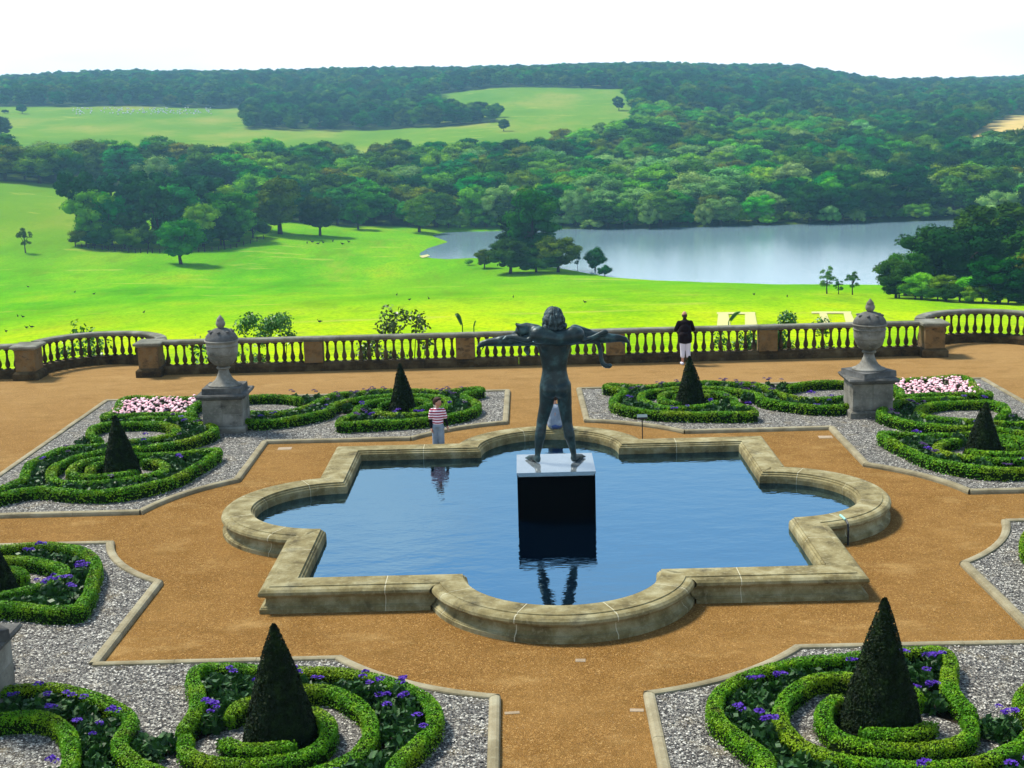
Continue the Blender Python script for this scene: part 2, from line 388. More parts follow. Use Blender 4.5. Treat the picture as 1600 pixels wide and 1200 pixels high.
def sweep_piece(mb, P, N, prof):
    n = len(P); k = len(prof); V = []
    for p, q in zip(P, N):
        for t, z in prof: V.append((p[0]+q[0]*t, p[1]+q[1]*t, z))
    Fs = [(i*k+j, (i+1)*k+j, (i+1)*k+(j+1) % k, i*k+(j+1) % k) for i in range(n-1) for j in range(k)]
    Fs.append(tuple(range(k))); Fs.append(tuple(reversed([(n-1)*k+j for j in range(k)]))); mb.add(V, Fs)
def nrm_at(P, N, L, m):
    i = int(np.clip(np.searchsorted(L, m)-1, 0, len(P)-2)); g = L[i+1]-L[i]
    if m-L[i] < 1.5e-3: return N[i]
    if L[i+1]-m < 1.5e-3: return N[i+1]
    if g < .35: return N[i]+(N[i+1]-N[i])*(m-L[i])/g
    d = (P[i+1]-P[i])/g; return np.array([d[1], -d[0]])
def split_path(P, N, cuts, gap):
    """cut a polyline with per-vertex normals at arc lengths; returns pieces (P, N)"""
    L = np.concatenate([[0], np.cumsum(np.linalg.norm(np.diff(P, axis=0), axis=1))]); out = []
    for a, b in zip(cuts[:-1], cuts[1:]):
        a2, b2 = a+gap/2, b-gap/2; ms = [a2]+[l for l in L if a2+1e-3 < l < b2-1e-3]+[b2]
        out.append((np.array([[np.interp(m, L, P[:, i]) for i in (0, 1)] for m in ms]), np.array([nrm_at(P, N, L, m) for m in ms])))
    return out
def leaf_quads(C, Nn, size, jit=.7, asp=1.5):
    """small quads at centres C facing roughly along Nn"""
    n = len(C); Nn = Nn+rng.normal(0, jit, (n, 3)); Nn /= np.linalg.norm(Nn, axis=1)[:, None]+1e-9
    T = np.cross(Nn, rng.normal(0, 1, (n, 3))); T /= np.linalg.norm(T, axis=1)[:, None]+1e-9; B = np.cross(Nn, T)
    s = (size*(.6+.8*rng.random(n)))[:, None] if np.isscalar(size) else size[:, None]
    T = T*s*asp*.5; B = B*s*.5
    V = np.stack([C-T, C-B*1.0, C+T, C+B*1.0], 1).reshape(-1, 3)
    return V, np.arange(4*n, dtype=np.int32).reshape(-1, 4)

# ---------------------------------------------------------------- the land beyond
XS = np.array([-400, 0, 200, 400, 600, 800, 1000, 1200, 1400, 1600, 2000.])
DS = np.array([570, 700, 870, 1150, 1400, 1500, 1800, 2200, 2900, 3400, 5000.])
YT = np.array([
 [325, 325, 338, 350, 360, 358, 357, 352, 347, 342, 342],
 [283, 283, 290, 305, 315, 310, 312, 312, 312, 300, 300],
 [243, 243, 246, 250, 250, 248, 248, 255, 255, 236, 236],
 [203, 203, 203, 206, 206, 192, 190, 205, 212, 196, 196],
 [168, 168, 166, 170, 172, 152, 150, 165, 182, 183, 183],
 [160, 160, 158, 160, 158, 134, 138, 152, 172, 172, 172],
 [146, 146, 139, 134, 130, 126, 122, 132, 152, 156, 156],
 [136, 136, 126, 126, 122, 119, 114, 116, 140, 144, 144],
 [140, 140, 132, 132, 128, 126, 122, 124, 140, 133, 133],
 [150, 150, 145, 145, 140, 140, 138, 138, 136, 128, 128],
 [185, 185, 185, 185, 180, 180, 175, 175, 170, 165, 165.]])
def az_of(px): d = ray(px, 600.); return math.atan2(d[0], d[1])
AZ = np.array([az_of(x) for x in XS])
ZT = np.zeros_like(YT)
for i, D in enumerate(DS):
    for j, X in enumerate(XS): ZT[i, j] = CAM[2]+D*ray(X, YT[i, j])[2]
near = [(20, -5, -5), (47, -6, -6), (70, -8.5, -8.5), (110, -12, -12), (160, -17.5, -17.5), (250, -26, -26.5), (330, -32, -33.5), (400, -35.5, -39.2), (480, -34, -39.4)]
DA = np.array([n[0] for n in near]+list(DS))
ZA = np.vstack([[np.interp(x, [150, 620], [n[1], n[2]]) for x in XS] for n in near]+[ZT])
LAKE_Z = -40.
LAKE_PX = [(653, 397), (668, 403), (700, 405), (740, 403), (800, 408), (880, 420), (950, 433), (1020, 438), (1100, 441), (1200, 444), (1300, 447), (1395, 449), (1480, 450), (1590, 440), (1640, 400), (1620, 352), (1500, 344), (1380, 347), (1270, 350), (1100, 354), (1000, 357), (870, 358), (760, 361), (700, 362), (672, 368), (700, 378), (668, 388)]
LAKE = ccw(np.array([gp(x, y, LAKE_Z)[:2] for x, y in LAKE_PX]))
def smooth_interp(d, az):
    fi = np.interp(d, DA, np.arange(len(DA))); fj = np.interp(az, AZ, np.arange(len(AZ)))
    i = np.clip(fi.astype(int), 0, len(DA)-2); j = np.clip(fj.astype(int), 0, len(AZ)-2); u = fi-i; v = fj-j
    v = v*v*(3-2*v)
    return (ZA[i, j]*(1-u)+ZA[i+1, j]*u)*(1-v)+(ZA[i, j+1]*(1-u)+ZA[i+1, j+1]*u)*v
def terrain_z(x, y):
    x = np.asarray(x, float); y = np.asarray(y, float)
    dx = x-CAM[0]; dy = y-CAM[1]; d = np.hypot(dx, dy); az = np.arctan2(dx, dy)
    z = sum(smooth_interp(d*k, az) for k in (.94, .97, 1., 1.03, 1.06))/5
    amp = np.clip((d-100)/400, 0, 1)
    z = z+amp*(.5*np.sin(x*.021+1.3*np.sin(y*.013))+.4*np.sin(y*.031+x*.011))
    sdn = polydist(LAKE, x, y); ins = inside(LAKE, x, y); sg = np.where(ins, -sdn, sdn)
    wgt = np.clip(1-np.abs(sg)/40, 0, 1); shore = LAKE_Z+np.clip(sg*.09, -1.6, 3)
    z = np.where(ins, shore, np.where(sg < 40, np.maximum(z*(1-wgt)+shore*wgt, LAKE_Z+np.minimum(sg*.05, .4)), z))
    return z
def hit(px, py):
    d = ray(px, py); t = np.geomspace(60, 4500, 1500); P = CAM[None]+d[None]*t[:, None]
    tz = terrain_z(P[:, 0], P[:, 1]); k = np.argmax(P[:, 2] < tz)
    return Vector((P[k, 0], P[k, 1], tz[k]))
na, nd = 260, 300
azs = np.linspace(-.95, .95, na); azs = np.sign(azs)*np.abs(azs)**1.35
dds = np.geomspace(44, 3750, nd)
A, D = np.meshgrid(azs, dds); X = CAM[0]+D*np.sin(A); Y = CAM[1]+D*np.cos(A); Z = terrain_z(X, Y)
V = np.stack([X, Y, Z], -1).reshape(-1, 3); I = np.arange(na*nd).reshape(nd, na)
Fq = np.stack([I[:-1, :-1], I[:-1, 1:], I[1:, 1:], I[1:, :-1]], -1).reshape(-1, 4)
def m_park():
    s = NT('park grass', .9, .0)
    at = s.n('ShaderNodeAttribute'); at.attribute_name = 'dry'
    a = s.noise(.035, 6, s.pos((1, .45, 1)), .65); b = s.noise(1.3, 5, s.pos((1, .5, 1)), .7); c = s.noise(.009, 3, s.pos((1, .6, 1)))
    col = s.ramp(a, [(.32, (.05, .21, .001)), (.5, (.09, .31, .001)), (.62, (.17, .35, .002)), (.75, (.25, .30, .006))])
    col = s.mix(s.rng(c, .4, .65, 0, .5), col, (.20, .35, .004))
    at4 = s.n('ShaderNodeAttribute'); at4.attribute_name = 'sere'
    col = s.mix(at4.outputs['Fac'], col, s.ramp(s.noise(.05, 6, s.pos((1, .3, 1)), .65), [(.35, (.17, .34, .001)), (.5, (.30, .44, .001)), (.7, (.42, .46, .002))]))
    col = s.mix(s.rng(b, .46, .66, 0, .55), col, (.045, .17, .002))
    col = s.mix(s.rng(s.noise(.35, 6, s.pos((1, .35, 1)), .75), .56, .68, 0, .6), col, (.16, .22, .02))
    col = s.mix(s.rng(s.noise(.02, 6, s.pos((1, .22, 1)), .7), .58, .70, 0, .7), col, (.24, .27, .03))
    dry = s.ramp(s.noise(.012, 5, s.pos((1, .5, 1))), [(.3, (.07, .17, .012)), (.5, (.12, .22, .015)), (.68, (.24, .25, .04))])
    col = s.mix(at.outputs['Fac'], col, dry)
    at2 = s.n('ShaderNodeAttribute'); at2.attribute_name = 'wheat'
    col = s.mix(at2.outputs['Fac'], col, (.50, .36, .12))
    at3 = s.n('ShaderNodeAttribute'); at3.attribute_name = 'wood'
    col = s.mix(at3.outputs['Fac'], col, (.02, .035, .012))
    col = s.mix(s.rng(s.noise(.11, 6, s.pos((1, .25, 1)), .75), .54, .66, 0, .55), col, (.10, .19, .006))
    col = s.mix(s.rng(s.noise(.07, 5, s.pos((.35, 1, 1)), .7), .60, .66, 0, .5), col, (.33, .34, .06))
    s.bump(b, .5, .3); return s.col(col)
M_PARK = m_park()
me = mesh_np('park ground', V, Fq, M_PARK, True)
dist = D.ravel(); azv = A.ravel(); pxv = 800+F_PX*np.tan((azv-YAW))/math.cos(PITCH)*.985
def zone(px, d):
    """woodland cover (True where trees stand) in terms of bearing (as frame column) and distance"""
    px = np.asarray(px, float); d = np.asarray(d, float)
    z = np.zeros(px.shape, bool)
    z |= (px < 640) & (d > 700+np.clip((px-100)*-.0, -50, 50)) & (d < 795) & (px > -2000)
    z |= (px > 400) & (px < 690) & (d > 590) & (d < 830)
    z |= (px >= 690) & (px < 800) & (d > 600) & (d < 850)
    z |= (px >= 790) & (d > 572) & (d < 830+np.clip(px-790, 0, 215)*.8) & ~((px > 1545) & (px < 1602) & (d < 780))
    z |= (px >= 1005) & (d > 588) & (d < 1160)
    z |= (px > 1005+(d-1150)*-.06) & (d >= 1000) & (d < 3500)
    z &= ~((px > 1478+(d-870)*.2) & (d > 865) & (d < 1400))
    z |= (px < 640) & (d > 1420) & (d < 3500)
    z |= (px >= 600) & (px < 1100) & (d > 1505-(px < 700)*80) & (d < 3500)
    z |= (px > 405) & (px < 610) & (d > 1160) & (d <= 1500)
    z |= (px >= 600) & (px < 700) & (d > 1165) & (d < 1300)
    z |= (px >= 690) & (px < 790) & (d > 1150) & (d < 1210)
    return z
def setattr_f(me, nm, v):
    a = me.attributes.new(nm, 'FLOAT', 'POINT'); a.data.foreach_set('value', np.asarray(v, np.float32))
dry = np.clip((dist-560)/200, 0, 1)*.95; dry = np.where((pxv < 200), np.maximum(dry, np.clip((dist-430)/150, 0, .8)), dry)
setattr_f(me, 'dry', dry)
setattr_f(me, 'sere', np.clip(1-(dist-205)/120, 0, 1)*.95)
wheat = ((pxv > 1460) & (dist > 860) & (dist < 1400)) | ((pxv > 1535) & (pxv < 1610) & (dist > 570) & (dist < 790))
setattr_f(me, 'wheat', wheat*1.)
setattr_f(me, 'wood', zone(pxv, dist)*1.)
struct('park_ground', me)
lk = LAKE.copy(); cen = lk.mean(0)
P2 = []
lk2 = cen+(lk-cen)*1.06
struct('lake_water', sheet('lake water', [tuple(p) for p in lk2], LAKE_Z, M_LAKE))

# ---------------------------------------------------------------- trees
def tree_meshes(kind, seed, nleaf=2600):
    nleaf = 6500
    r = np.random.default_rng(seed)
    lob = []
    if kind == 'round':
        for _ in range(44):
            v = r.normal(0, 1, 3); v /= np.linalg.norm(v); k = r.random()**.3
            lob.append((v[0]*.37*k, v[1]*.37*k, .53+v[2]*.35*k, .085+.075*r.random()))
        base, top = .1, .62
    elif kind == 'tall':
        for _ in range(40):
            v = r.normal(0, 1, 3); v /= np.linalg.norm(v); k = r.random()**.3
            lob.append((v[0]*.25*k, v[1]*.25*k, .53+v[2]*.39*k, .075+.06*r.random()))
        base, top = .1, .7
    elif kind == 'willow':
        for _ in range(34):
            v = r.normal(0, 1, 3); v /= np.linalg.norm(v); k = r.random()**.4
            lob.append((v[0]*.46*k, v[1]*.46*k, .42+v[2]*.36*k, .11+.08*r.random()))
        base, top = .02, .5
    elif kind == 'conifer':
        for i in range(60):
            t = (i+.5)/60; a = r.random()*2*PI; q = (1-t)**.75*.26*(.5+.5*r.random())
            lob.append((q*math.cos(a), q*math.sin(a), .14+t*.8, .04+.07*(1-t)))
        base, top = .05, .9
    elif kind == 'pine':
        for i in range(30):
            a = r.random()*2*PI; q = .28*r.random()**.5; lob.append((q*math.cos(a), q*math.sin(a), .5+.44*r.random(), .05+.05*r.random()))
        base, top = .1, .85
    elif kind == 'sparse':
        for i in range(26):
            a = r.random()*2*PI; z_ = .25+.68*r.random(); q = .30*r.random()**.5*math.sin(PI*min(1, max(.1, (z_-.1)/.9)))**.6; lob.append((q*math.cos(a), q*math.sin(a), z_, .06+.05*r.random()))
        base, top = .1, .85
    elif kind == 'bush':
        for _ in range(32):
            a = r.random()*2*PI; q = .5*r.random()**.5; lob.append((q*math.cos(a), q*math.sin(a), .15+.55*(1-q)*r.random()+.1, .12+.1*r.random()))
        base, top = .02, .4
    lob = np.array(lob); w = lob[:, 3]**2; w /= w.sum()
    idx = r.choice(len(lob), nleaf, p=w); v = r.normal(0, 1, (nleaf, 3)); v /= np.linalg.norm(v, axis=1)[:, None]
    v[:, 2] = np.where(v[:, 2] < -.3, -v[:, 2]*.6, v[:, 2])
    rad = lob[idx, 3]*(.75+.45*r.random(nleaf)); C = lob[idx, :3]+v*rad[:, None]*np.array([1, 1, .85])
    size = {'sparse': .018, 'conifer': .024}.get(kind, .027)
    LV, LF = leaf_quads(C, v*1.1+np.array([0, 0, .2]), size, .5, 1.3)
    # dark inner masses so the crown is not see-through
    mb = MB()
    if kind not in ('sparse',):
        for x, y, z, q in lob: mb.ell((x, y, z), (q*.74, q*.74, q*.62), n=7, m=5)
        cv = np.array(mb.v); 
        cf = []
        for f in mb.f: cf.append(f if len(f) == 4 else (f[0], f[1], f[2], f[2]))
        cf = [f for f in cf]
        tri = [f for f in mb.f if len(f) == 3]; qd = [f for f in mb.f if len(f) == 4]
        qd += []
        # split triangles off as degenerate-free quads is unnecessary: build with from_pydata
        allv = np.vstack([LV, cv]); o = len(LV)
        me = bpy.data.meshes.new(kind+' crown')
        me.from_pydata(allv.tolist(), [], LF.tolist()+[tuple(i+o for i in f) for f in mb.f])
    else:
        me = mesh_np(kind+' crown', LV, LF, [])
    tb = MB(); pts = [(0, 0, -.03), (.01*r.normal(), .01*r.normal(), base+.1), (.02*r.normal(), .02*r.normal(), top)]
    tr = .028 if kind != 'pine' else .02
    if kind == 'bush': tr = .03
    tb.tube(pts, [tr*1.3, tr*.85, tr*.25], 7)
    for i in range(5):
        L = lob[r.integers(len(lob))]; z0 = base+.05+(top-base)*.5*r.random()
        tb.tube([(0, 0, z0), (L[0]*.5, L[1]*.5, (z0+L[2])/2+.02), tuple(L[:3])], [tr*.5, tr*.35, tr*.1], 5)
    return me, tb
M_BARK = NT('bark', .95, .1).col((.035, .026, .018))
TM = {
 'round': m_leaf('oak foliage', (.008, .060, .002), (.026, .14, .003), (.09, .26, .006), .12, .7, .0, objvar=.9, trans=.12),
 'tall': m_leaf('ash foliage', (.008, .065, .008), (.022, .14, .012), (.07, .23, .018), .12, .7, .0, objvar=.8, trans=.12),
 'willow': m_leaf('willow foliage', (.07, .20, .03), (.15, .31, .06), (.25, .42, .12), .2, .7, .0, objvar=.5, trans=.15),
 'conifer': m_leaf('conifer foliage', (.003, .022, .005), (.006, .036, .007), (.014, .06, .010), .2, .7, .0, objvar=.5),
 'pine': m_leaf('pine foliage', (.005, .042, .014), (.013, .08, .022), (.035, .14, .035), .2, .7, .0, objvar=.4, trans=.05),
 'autumn': m_leaf('olive oak foliage', (.055, .085, .003), (.10, .15, .004), (.18, .22, .008), .15, .7, .0, objvar=.6, trans=.12),
 'dark': m_leaf('dark foliage', (.003, .028, .003), (.009, .062, .004), (.03, .12, .006), .15, .7, .0, objvar=.6, trans=.08),
 'light': m_leaf('light foliage', (.03, .15, .004), (.08, .28, .006), (.18, .42, .012), .15, .7, .0, objvar=.6, trans=.12)}
PROTO = {}
def proto(shape, leafmat, k):
    key = (shape, leafmat, k)
    if key not in PROTO:
        base = ('b', shape, k)
        if base not in PROTO: PROTO[base] = tree_meshes(shape, hash((shape == 'round', len(shape), k)) % 9999+k*17+sum(map(ord, shape)), 3600)
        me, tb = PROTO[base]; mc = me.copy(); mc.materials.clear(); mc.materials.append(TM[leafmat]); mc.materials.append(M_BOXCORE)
        nq = {'sparse': 3600}.get(shape, 3600)
        if ('t', shape, k) not in PROTO: PROTO[('t', shape, k)] = tb.mesh('trunk', M_BARK, True)
        PROTO[key] = (mc, PROTO[('t', shape, k)])
    return PROTO[key]
def tree(name, label, shape, leafmat, loc, h, w=1., group=None, cat='tree'):
    mc, mt = proto(shape, leafmat, rnd.randrange(3))
    o = thing(name, label, cat, loc, rnd.random()*6.28, group); o.scale = (h*w, h*w, h)
    link('crown', mc, o); link('trunk', mt, o); return o
def px_tree(name, label, shape, leafmat, bx, by, ty, w=1., group=None, cat='tree'):
    p = hit(bx, by); d = math.hypot(p.x-CAM[0], p.y-CAM[1]); h = d*(by-ty)/F_PX*1.02
    return tree(name, label, shape, leafmat, p, h, w, group, cat)

OAKG = None
px_tree('oak_tree', 'solitary dark oak standing in the lime green park in front of the pine clump', 'round', 'round', 283, 413, 341, 1.2)
px_tree('sapling', 'thin young tree alone on the grass at the far left of the park', 'sparse', 'tall', 40, 396, 359, .9)
px_tree('broadleaf_tree', 'broad yellow green tree at the left end of the fenced pine clump', 'round', 'light', 147, 384, 300, 1.05)
px_tree('broadleaf_tree', 'bright green tree behind the solitary oak in the fenced clump', 'round', 'light', 318, 386, 318, .95)
px_tree('broadleaf_tree', 'rounded green tree at the right end of the fenced pine clump', 'round', 'round', 372, 378, 300, 1.15)
CL = 'pines of the fenced clump in the park'
for (bx, by, ty, sh, mt, w) in [(122, 378, 278, 'pine', 'pine', .8), (175, 384, 300, 'tall', 'round', .9), (190, 372, 280, 'pine', 'pine', .9), (205, 386, 330, 'round', 'dark', 1), (228, 378, 290, 'pine', 'pine', .9), (250, 384, 300, 'pine', 'pine', .9), (262, 366, 275, 'pine', 'pine', 1), (300, 372, 284, 'pine', 'pine', .9), (335, 370, 300, 'tall', 'light', 1), (215, 360, 272, 'tall', 'dark', .9), (150, 366, 282, 'pine', 'pine', 1.), (345, 384, 330, 'round', 'dark', 1.), (275, 388, 340, 'bush', 'dark', 1.), (232, 390, 346, 'bush', 'dark', 1.), (165, 388, 345, 'bush', 'dark', 1.3), (195, 390, 350, 'bush', 'round', 1.3), (305, 388, 345, 'bush', 'dark', 1.4), (350, 384, 345, 'bush', 'dark', 1.3), (395, 372, 335, 'bush', 'dark', 1.2), (135, 385, 350, 'bush', 'round', 1.2), (240, 370, 275, 'pine', 'pine', 1.3), (210, 374, 295, 'round', 'pine', 1.2), (270, 376, 290, 'round', 'tall', 1.1), (320, 366, 280, 'pine', 'pine', 1.3), (355, 362, 290, 'round', 'light', 1.1), (400, 360, 300, 'round', 'round', 1.1)]:
    px_tree('pine_tree' if sh == 'pine' else 'dark_tree', {'pine': 'blue green pine', 'bush': 'low bushy shrub', 'tall': 'upright broadleaf tree', 'round': 'round broadleaf tree'}[sh]+{0: ' in the left part', 1: ' in the middle', 2: ' in the right part'}[min(2, (bx-110)//100)]+(' and front' if by > 380 else ' and back')+' of the fenced clump', sh, mt, bx, by, ty, w, {'pine': 'pines', 'bush': 'shrubs', 'tall': 'upright trees', 'round': 'round trees'}[sh]+' of the fenced clump, '+str(['left', 'middle', 'right'][min(2, (bx-110)//100)])+(' front' if by > 380 else ' back'))
px_tree('oak_tree', 'tall brownish oak standing just right of the fenced clump', 'tall', 'autumn', 438, 366, 272, 1.25)
px_tree('dark_tree', 'dark round tree on the park edge with a short trunk showing', 'round', 'dark', 500, 368, 303, 1.05)
px_tree('dark_tree', 'smaller dark round tree next right of the one with a trunk', 'round', 'round', 560, 359, 312, 1.0)
px_tree('broadleaf_tree', 'fresh green upright tree at the left end of the lake', 'tall', 'light', 655, 363, 305, 1.3)
px_tree('willow_tree', 'pale rounded willow on the far bank at the head of the lake', 'round', 'willow', 780, 352, 287, 1.05)
px_tree('broadleaf_tree', 'mid green tree left of the pale willow on the lake head', 'tall', 'light', 738, 352, 290, 1.2)
# the promontory clump on the near shore
px_tree('evergreen_tree', 'tallest dark pyramidal evergreen on the lake promontory', 'tall', 'round', 834, 419, 297, 1.1)
px_tree('evergreen_tree', 'dark conical evergreen just behind the tallest one on the promontory', 'tall', 'conifer', 812, 414, 325, 1.2)
px_tree('dark_tree', 'low dark round tree at the left foot of the promontory evergreens', 'round', 'dark', 797, 428, 370, 1.45)
px_tree('dark_tree', 'low dark round tree at the right foot of the promontory evergreens', 'round', 'round', 872, 426, 366, 1.35)
px_tree('dark_tree', 'dark bushy tree squeezed in the middle of the promontory clump', 'bush', 'dark', 838, 426, 385, 1.5)
px_tree('thorn_tree', 'small olive thorn tree left of the promontory clump', 'round', 'autumn', 757, 420, 389, 1.15)
px_tree('shrub', 'tiny bush on the shore left of the olive thorn tree', 'bush', 'light', 733, 415, 403, 1.1, None, 'shrub')
px_tree('sapling', 'bare thin sapling right of the promontory clump by the water', 'sparse', 'dark', 902, 421, 391, .5)
px_tree('broadleaf_tree', 'small dark tree at the very tip of the promontory', 'round', 'dark', 930, 425, 386, 1.05)
px_tree('shrub', 'dark bush on the waterline at the tip of the promontory', 'bush', 'dark', 945, 432, 412, 1.0, None, 'shrub')
for lab, bx, by, ty, w in (('small feathery tree on the near shore, left one of the trio', 1292, 459, 416, .85), ('small feathery tree on the near shore, right one of the trio', 1332, 461, 425, .95), ('low bushy tree in the middle of the near shore trio', 1310, 460, 436, 1.)):
    px_tree('lakeside_tree', lab, 'sparse', 'tall', bx, by, ty, w)
    
px_tree('willow_bush', 'large pale rounded willow bush overhanging the far lake shore', 'willow', 'willow', 1297, 352, 320, 1.05)
px_tree('willow_bush', 'lower pale willow bush right of the large rounded one', 'bush', 'willow', 1340, 350, 328, .9)
px_tree('willow_bush', 'round pale willow bush on the far shore above mid lake', 'willow', 'willow', 1100, 355, 315, .75)
px_tree('willow_bush', 'pale willow on the far shore directly right of the promontory', 'willow', 'willow', 1015, 358, 308, .8)
px_tree('willow_bush', 'low spreading pale willow at the waterline beyond the promontory', 'bush', 'willow', 925, 359, 340, 1.5)
px_tree('willow_bush', 'tall pale willow behind the low spreading one', 'round', 'willow', 900, 352, 290, .9)
px_tree('willow_bush', 'pale green willow in the bank between the two rounded ones', 'willow', 'light', 975, 356, 310, .8)
px_tree('willow_bush', 'low green bush on the far bank beside the right arm of the lake', 'bush', 'light', 1200, 352, 333, 1.3)
# right hand grove in front of the lake
GR = [(1415, 462, 392, 'round', 'round', 1.), (1440, 468, 425, 'round', 'light', 1.2), (1460, 455, 350, 'round', 'dark', .95), (1500, 462, 350, 'round', 'conifer', 1.), (1478, 470, 430, 'round', 'round', 1.2), (1520, 472, 432, 'round', 'light', 1.1), (1545, 450, 330, 'pine', 'dark', 1.1), (1570, 455, 345, 'conifer', 'conifer', 1.2), (1590, 445, 320, 'round', 'dark', 1.1), (1560, 474, 400, 'round', 'dark', 1.1), (1598, 474, 420, 'tall', 'light', 1.2), (1530, 440, 345, 'round', 'dark', 1.), (1400, 466, 405, 'round', 'dark', .9), (1625, 460, 350, 'round', 'dark', 1.2), (1650, 470, 360, 'round', 'round', 1.2), (1615, 474, 395, 'round', 'autumn', 1.)]
GRL = ['slim round tree forming the left edge of the grove right of the lake', 'light green low tree at the front of the right grove', 'dark tree rising on the lake side of the right grove', 'blackish tree in the middle of the right grove', 'mid green round tree low in the right grove front', 'bright round tree in front of the right grove', 'tall loose pine in the right grove', 'dark pyramidal conifer near the right frame edge', 'tall dark tree at the right frame edge', 'dense dark tree at the front near the right frame edge', 'yellowish green tree at the extreme right front', 'dark tree at the back of the right grove', 'small dark tree at the left foot of the right grove', 'dark tree beyond the right frame edge', 'broad tree beyond the right frame edge', 'olive tree at the right frame edge']
for lab, (bx, by, ty, sh, mt, w) in zip(GRL, GR): px_tree('grove_tree', lab, sh, mt, bx, by, ty, w*1.3)
for bx, by, ty, mt, w, wd in ((1405, 466, 430, 'dark', 1.2, 'leftmost'), (1430, 468, 436, 'round', 1.5, 'second from left'), (1465, 470, 440, 'dark', 1.4, 'third from left'), (1500, 472, 438, 'dark', 1.5, 'middle'), (1535, 474, 440, 'round', 1.5, 'middle right'), (1575, 476, 445, 'dark', 1.5, 'rightmost')):
    px_tree('grove_bush', f'{wd} low bush filling the foot of the grove right of the lake', 'bush', mt, bx, by, ty, w, None, 'shrub')
# hedgerow trees in the far fields
for lab, bx, by, ty, w, sh in (('small dark tree in the far left field', 35, 178, 164, 1.3, 'round'), ('dark tree cut by the left frame edge above the woods', 2, 214, 183, 1.3, 'round'), ('tiny tree on the brow of the central hill field', 909, 139, 131, 1., 'round'), ('dark round tree on the right side of the central hill field', 967, 173, 151, 1.0, 'round'), ('dark tree at the right end of the hedgerow in the hill field', 787, 205, 186, 1.1, 'round'), ('tiny shrub at the left edge of the far field', 8, 178, 171, 1.2, 'bush')):
    px_tree('field_tree', lab, sh, 'dark', bx, by, ty, w)

# woods: every tree a position; the ones that show largest are things, the rest one mass per wood
def wood_points(n, x0, x1, d0, d1, sp):
    pts = []; grid = {}
    for _ in range(n):
        px = rng.uniform(x0, x1); d = math.sqrt(rng.uniform(d0*d0, d1*d1))
        if not bool(zone(px, d)): continue
        az = math.atan((px-800)/F_PX*math.cos(PITCH)/.985)+YAW; x = CAM[0]+d*math.sin(az); y = CAM[1]+d*math.cos(az)
        s_ = sp*(1+.0*d); k = (int(x//s_), int(y//s_))
        if any((x-q[0])**2+(y-q[1])**2 < s_*s_ for a in (-1, 0, 1) for b in (-1, 0, 1) for q in grid.get((k[0]+a, k[1]+b), ())): continue
        grid.setdefault(k, []).append((x, y)); pts.append((x, y, px, d))
    return pts
near_pts = wood_points(18000, -60, 1680, 570, 1160, 11.5)
near_pts = [p for p in near_pts if not inside(LAKE, np.array(p[0]), np.array(p[1])) and polydist(LAKE, np.array(p[0]), np.array(p[1])) > 1.5]
near_pts.sort(key=lambda p: p[3])
def occl(p, allp):  # crude: front rows show, rows behind peep out where the land climbs
    return p[3]
KINDS = [('round', 'round', .30), ('round', 'dark', .20), ('tall', 'tall', .16), ('round', 'autumn', .14), ('round', 'light', .12), ('tall', 'dark', .04), ('willow', 'willow', .04)]
LABW = {'round': 'mid green', 'dark': 'dark green', 'tall': 'cool green', 'autumn': 'olive brown', 'light': 'light green', 'willow': 'silvery pale'}
def pick(px, d):
    a = rng.random(); 
    if 850 < px < 1260 and d < 800 and a < .55: return ('round', 'willow') if a < .22 else ('round', 'light')
    if px > 1300 and a < .35: return ('round', 'dark')
    if d > 900 and 900 < px < 1350 and a < .5: return ('tall', 'light')
    c = 0; a = rng.random()
    for k in KINDS:
        c += k[2]
        if a < c: return k[:2]
    return KINDS[0][:2]
cnt = 0; mass = []
for (x, y, px, d) in near_pts:
    sh, mt = pick(px, d); h = rng.uniform(11.5, 20)*(1.0 if d > 620 else .9); w = rng.uniform(1.0, 1.45)*(1.15 if sh != 'tall' else 1.35)
    z = float(terrain_z(x, y))
    show = (d < 650) or (d < 725 and px < 620)
    if show and cnt < 190:
        side = ('on the bank beyond the promontory clump' if px < 1000 else 'beyond the middle of the lake' if px < 1250 else 'beyond the right arm of the lake' if px < 1480 else 'by the yellow clearing at far right') if px > 790 else ('in the wood behind the head of the lake' if px > 600 else 'in the wood left of the lake' if px > 380 else 'in the far wood behind the left field')
        side = ('at the front ' if d < 612 else 'further back ')+side
        tree('woodland_tree', f'{LABW[mt]} {"upright" if sh == "tall" else "rounded"} tree {side}', sh, mt, (x, y, z), h, w, f'{LABW[mt]} {"upright" if sh == "tall" else "rounded"} trees {side}'); cnt += 1
    else: mass.append((x, y, z, h, w, sh, mt))
far_pts = wood_points(60000, -80, 1700, 1140, 2500, 15.) + wood_points(12000, 1250, 1700, 2500, 3450, 20.)
for (x, y, px, d) in far_pts:
    a = rng.random(); sh, mt = ('round', 'dark') if a < .3 else ('round', 'round') if a < .75 else ('tall', 'tall')
    mass.append((x, y, float(0), rng.uniform(11, 21), rng.uniform(1.1, 1.5), sh, mt))
ma = np.array([(m[0], m[1]) for m in mass]); mz = terrain_z(ma[:, 0], ma[:, 1])
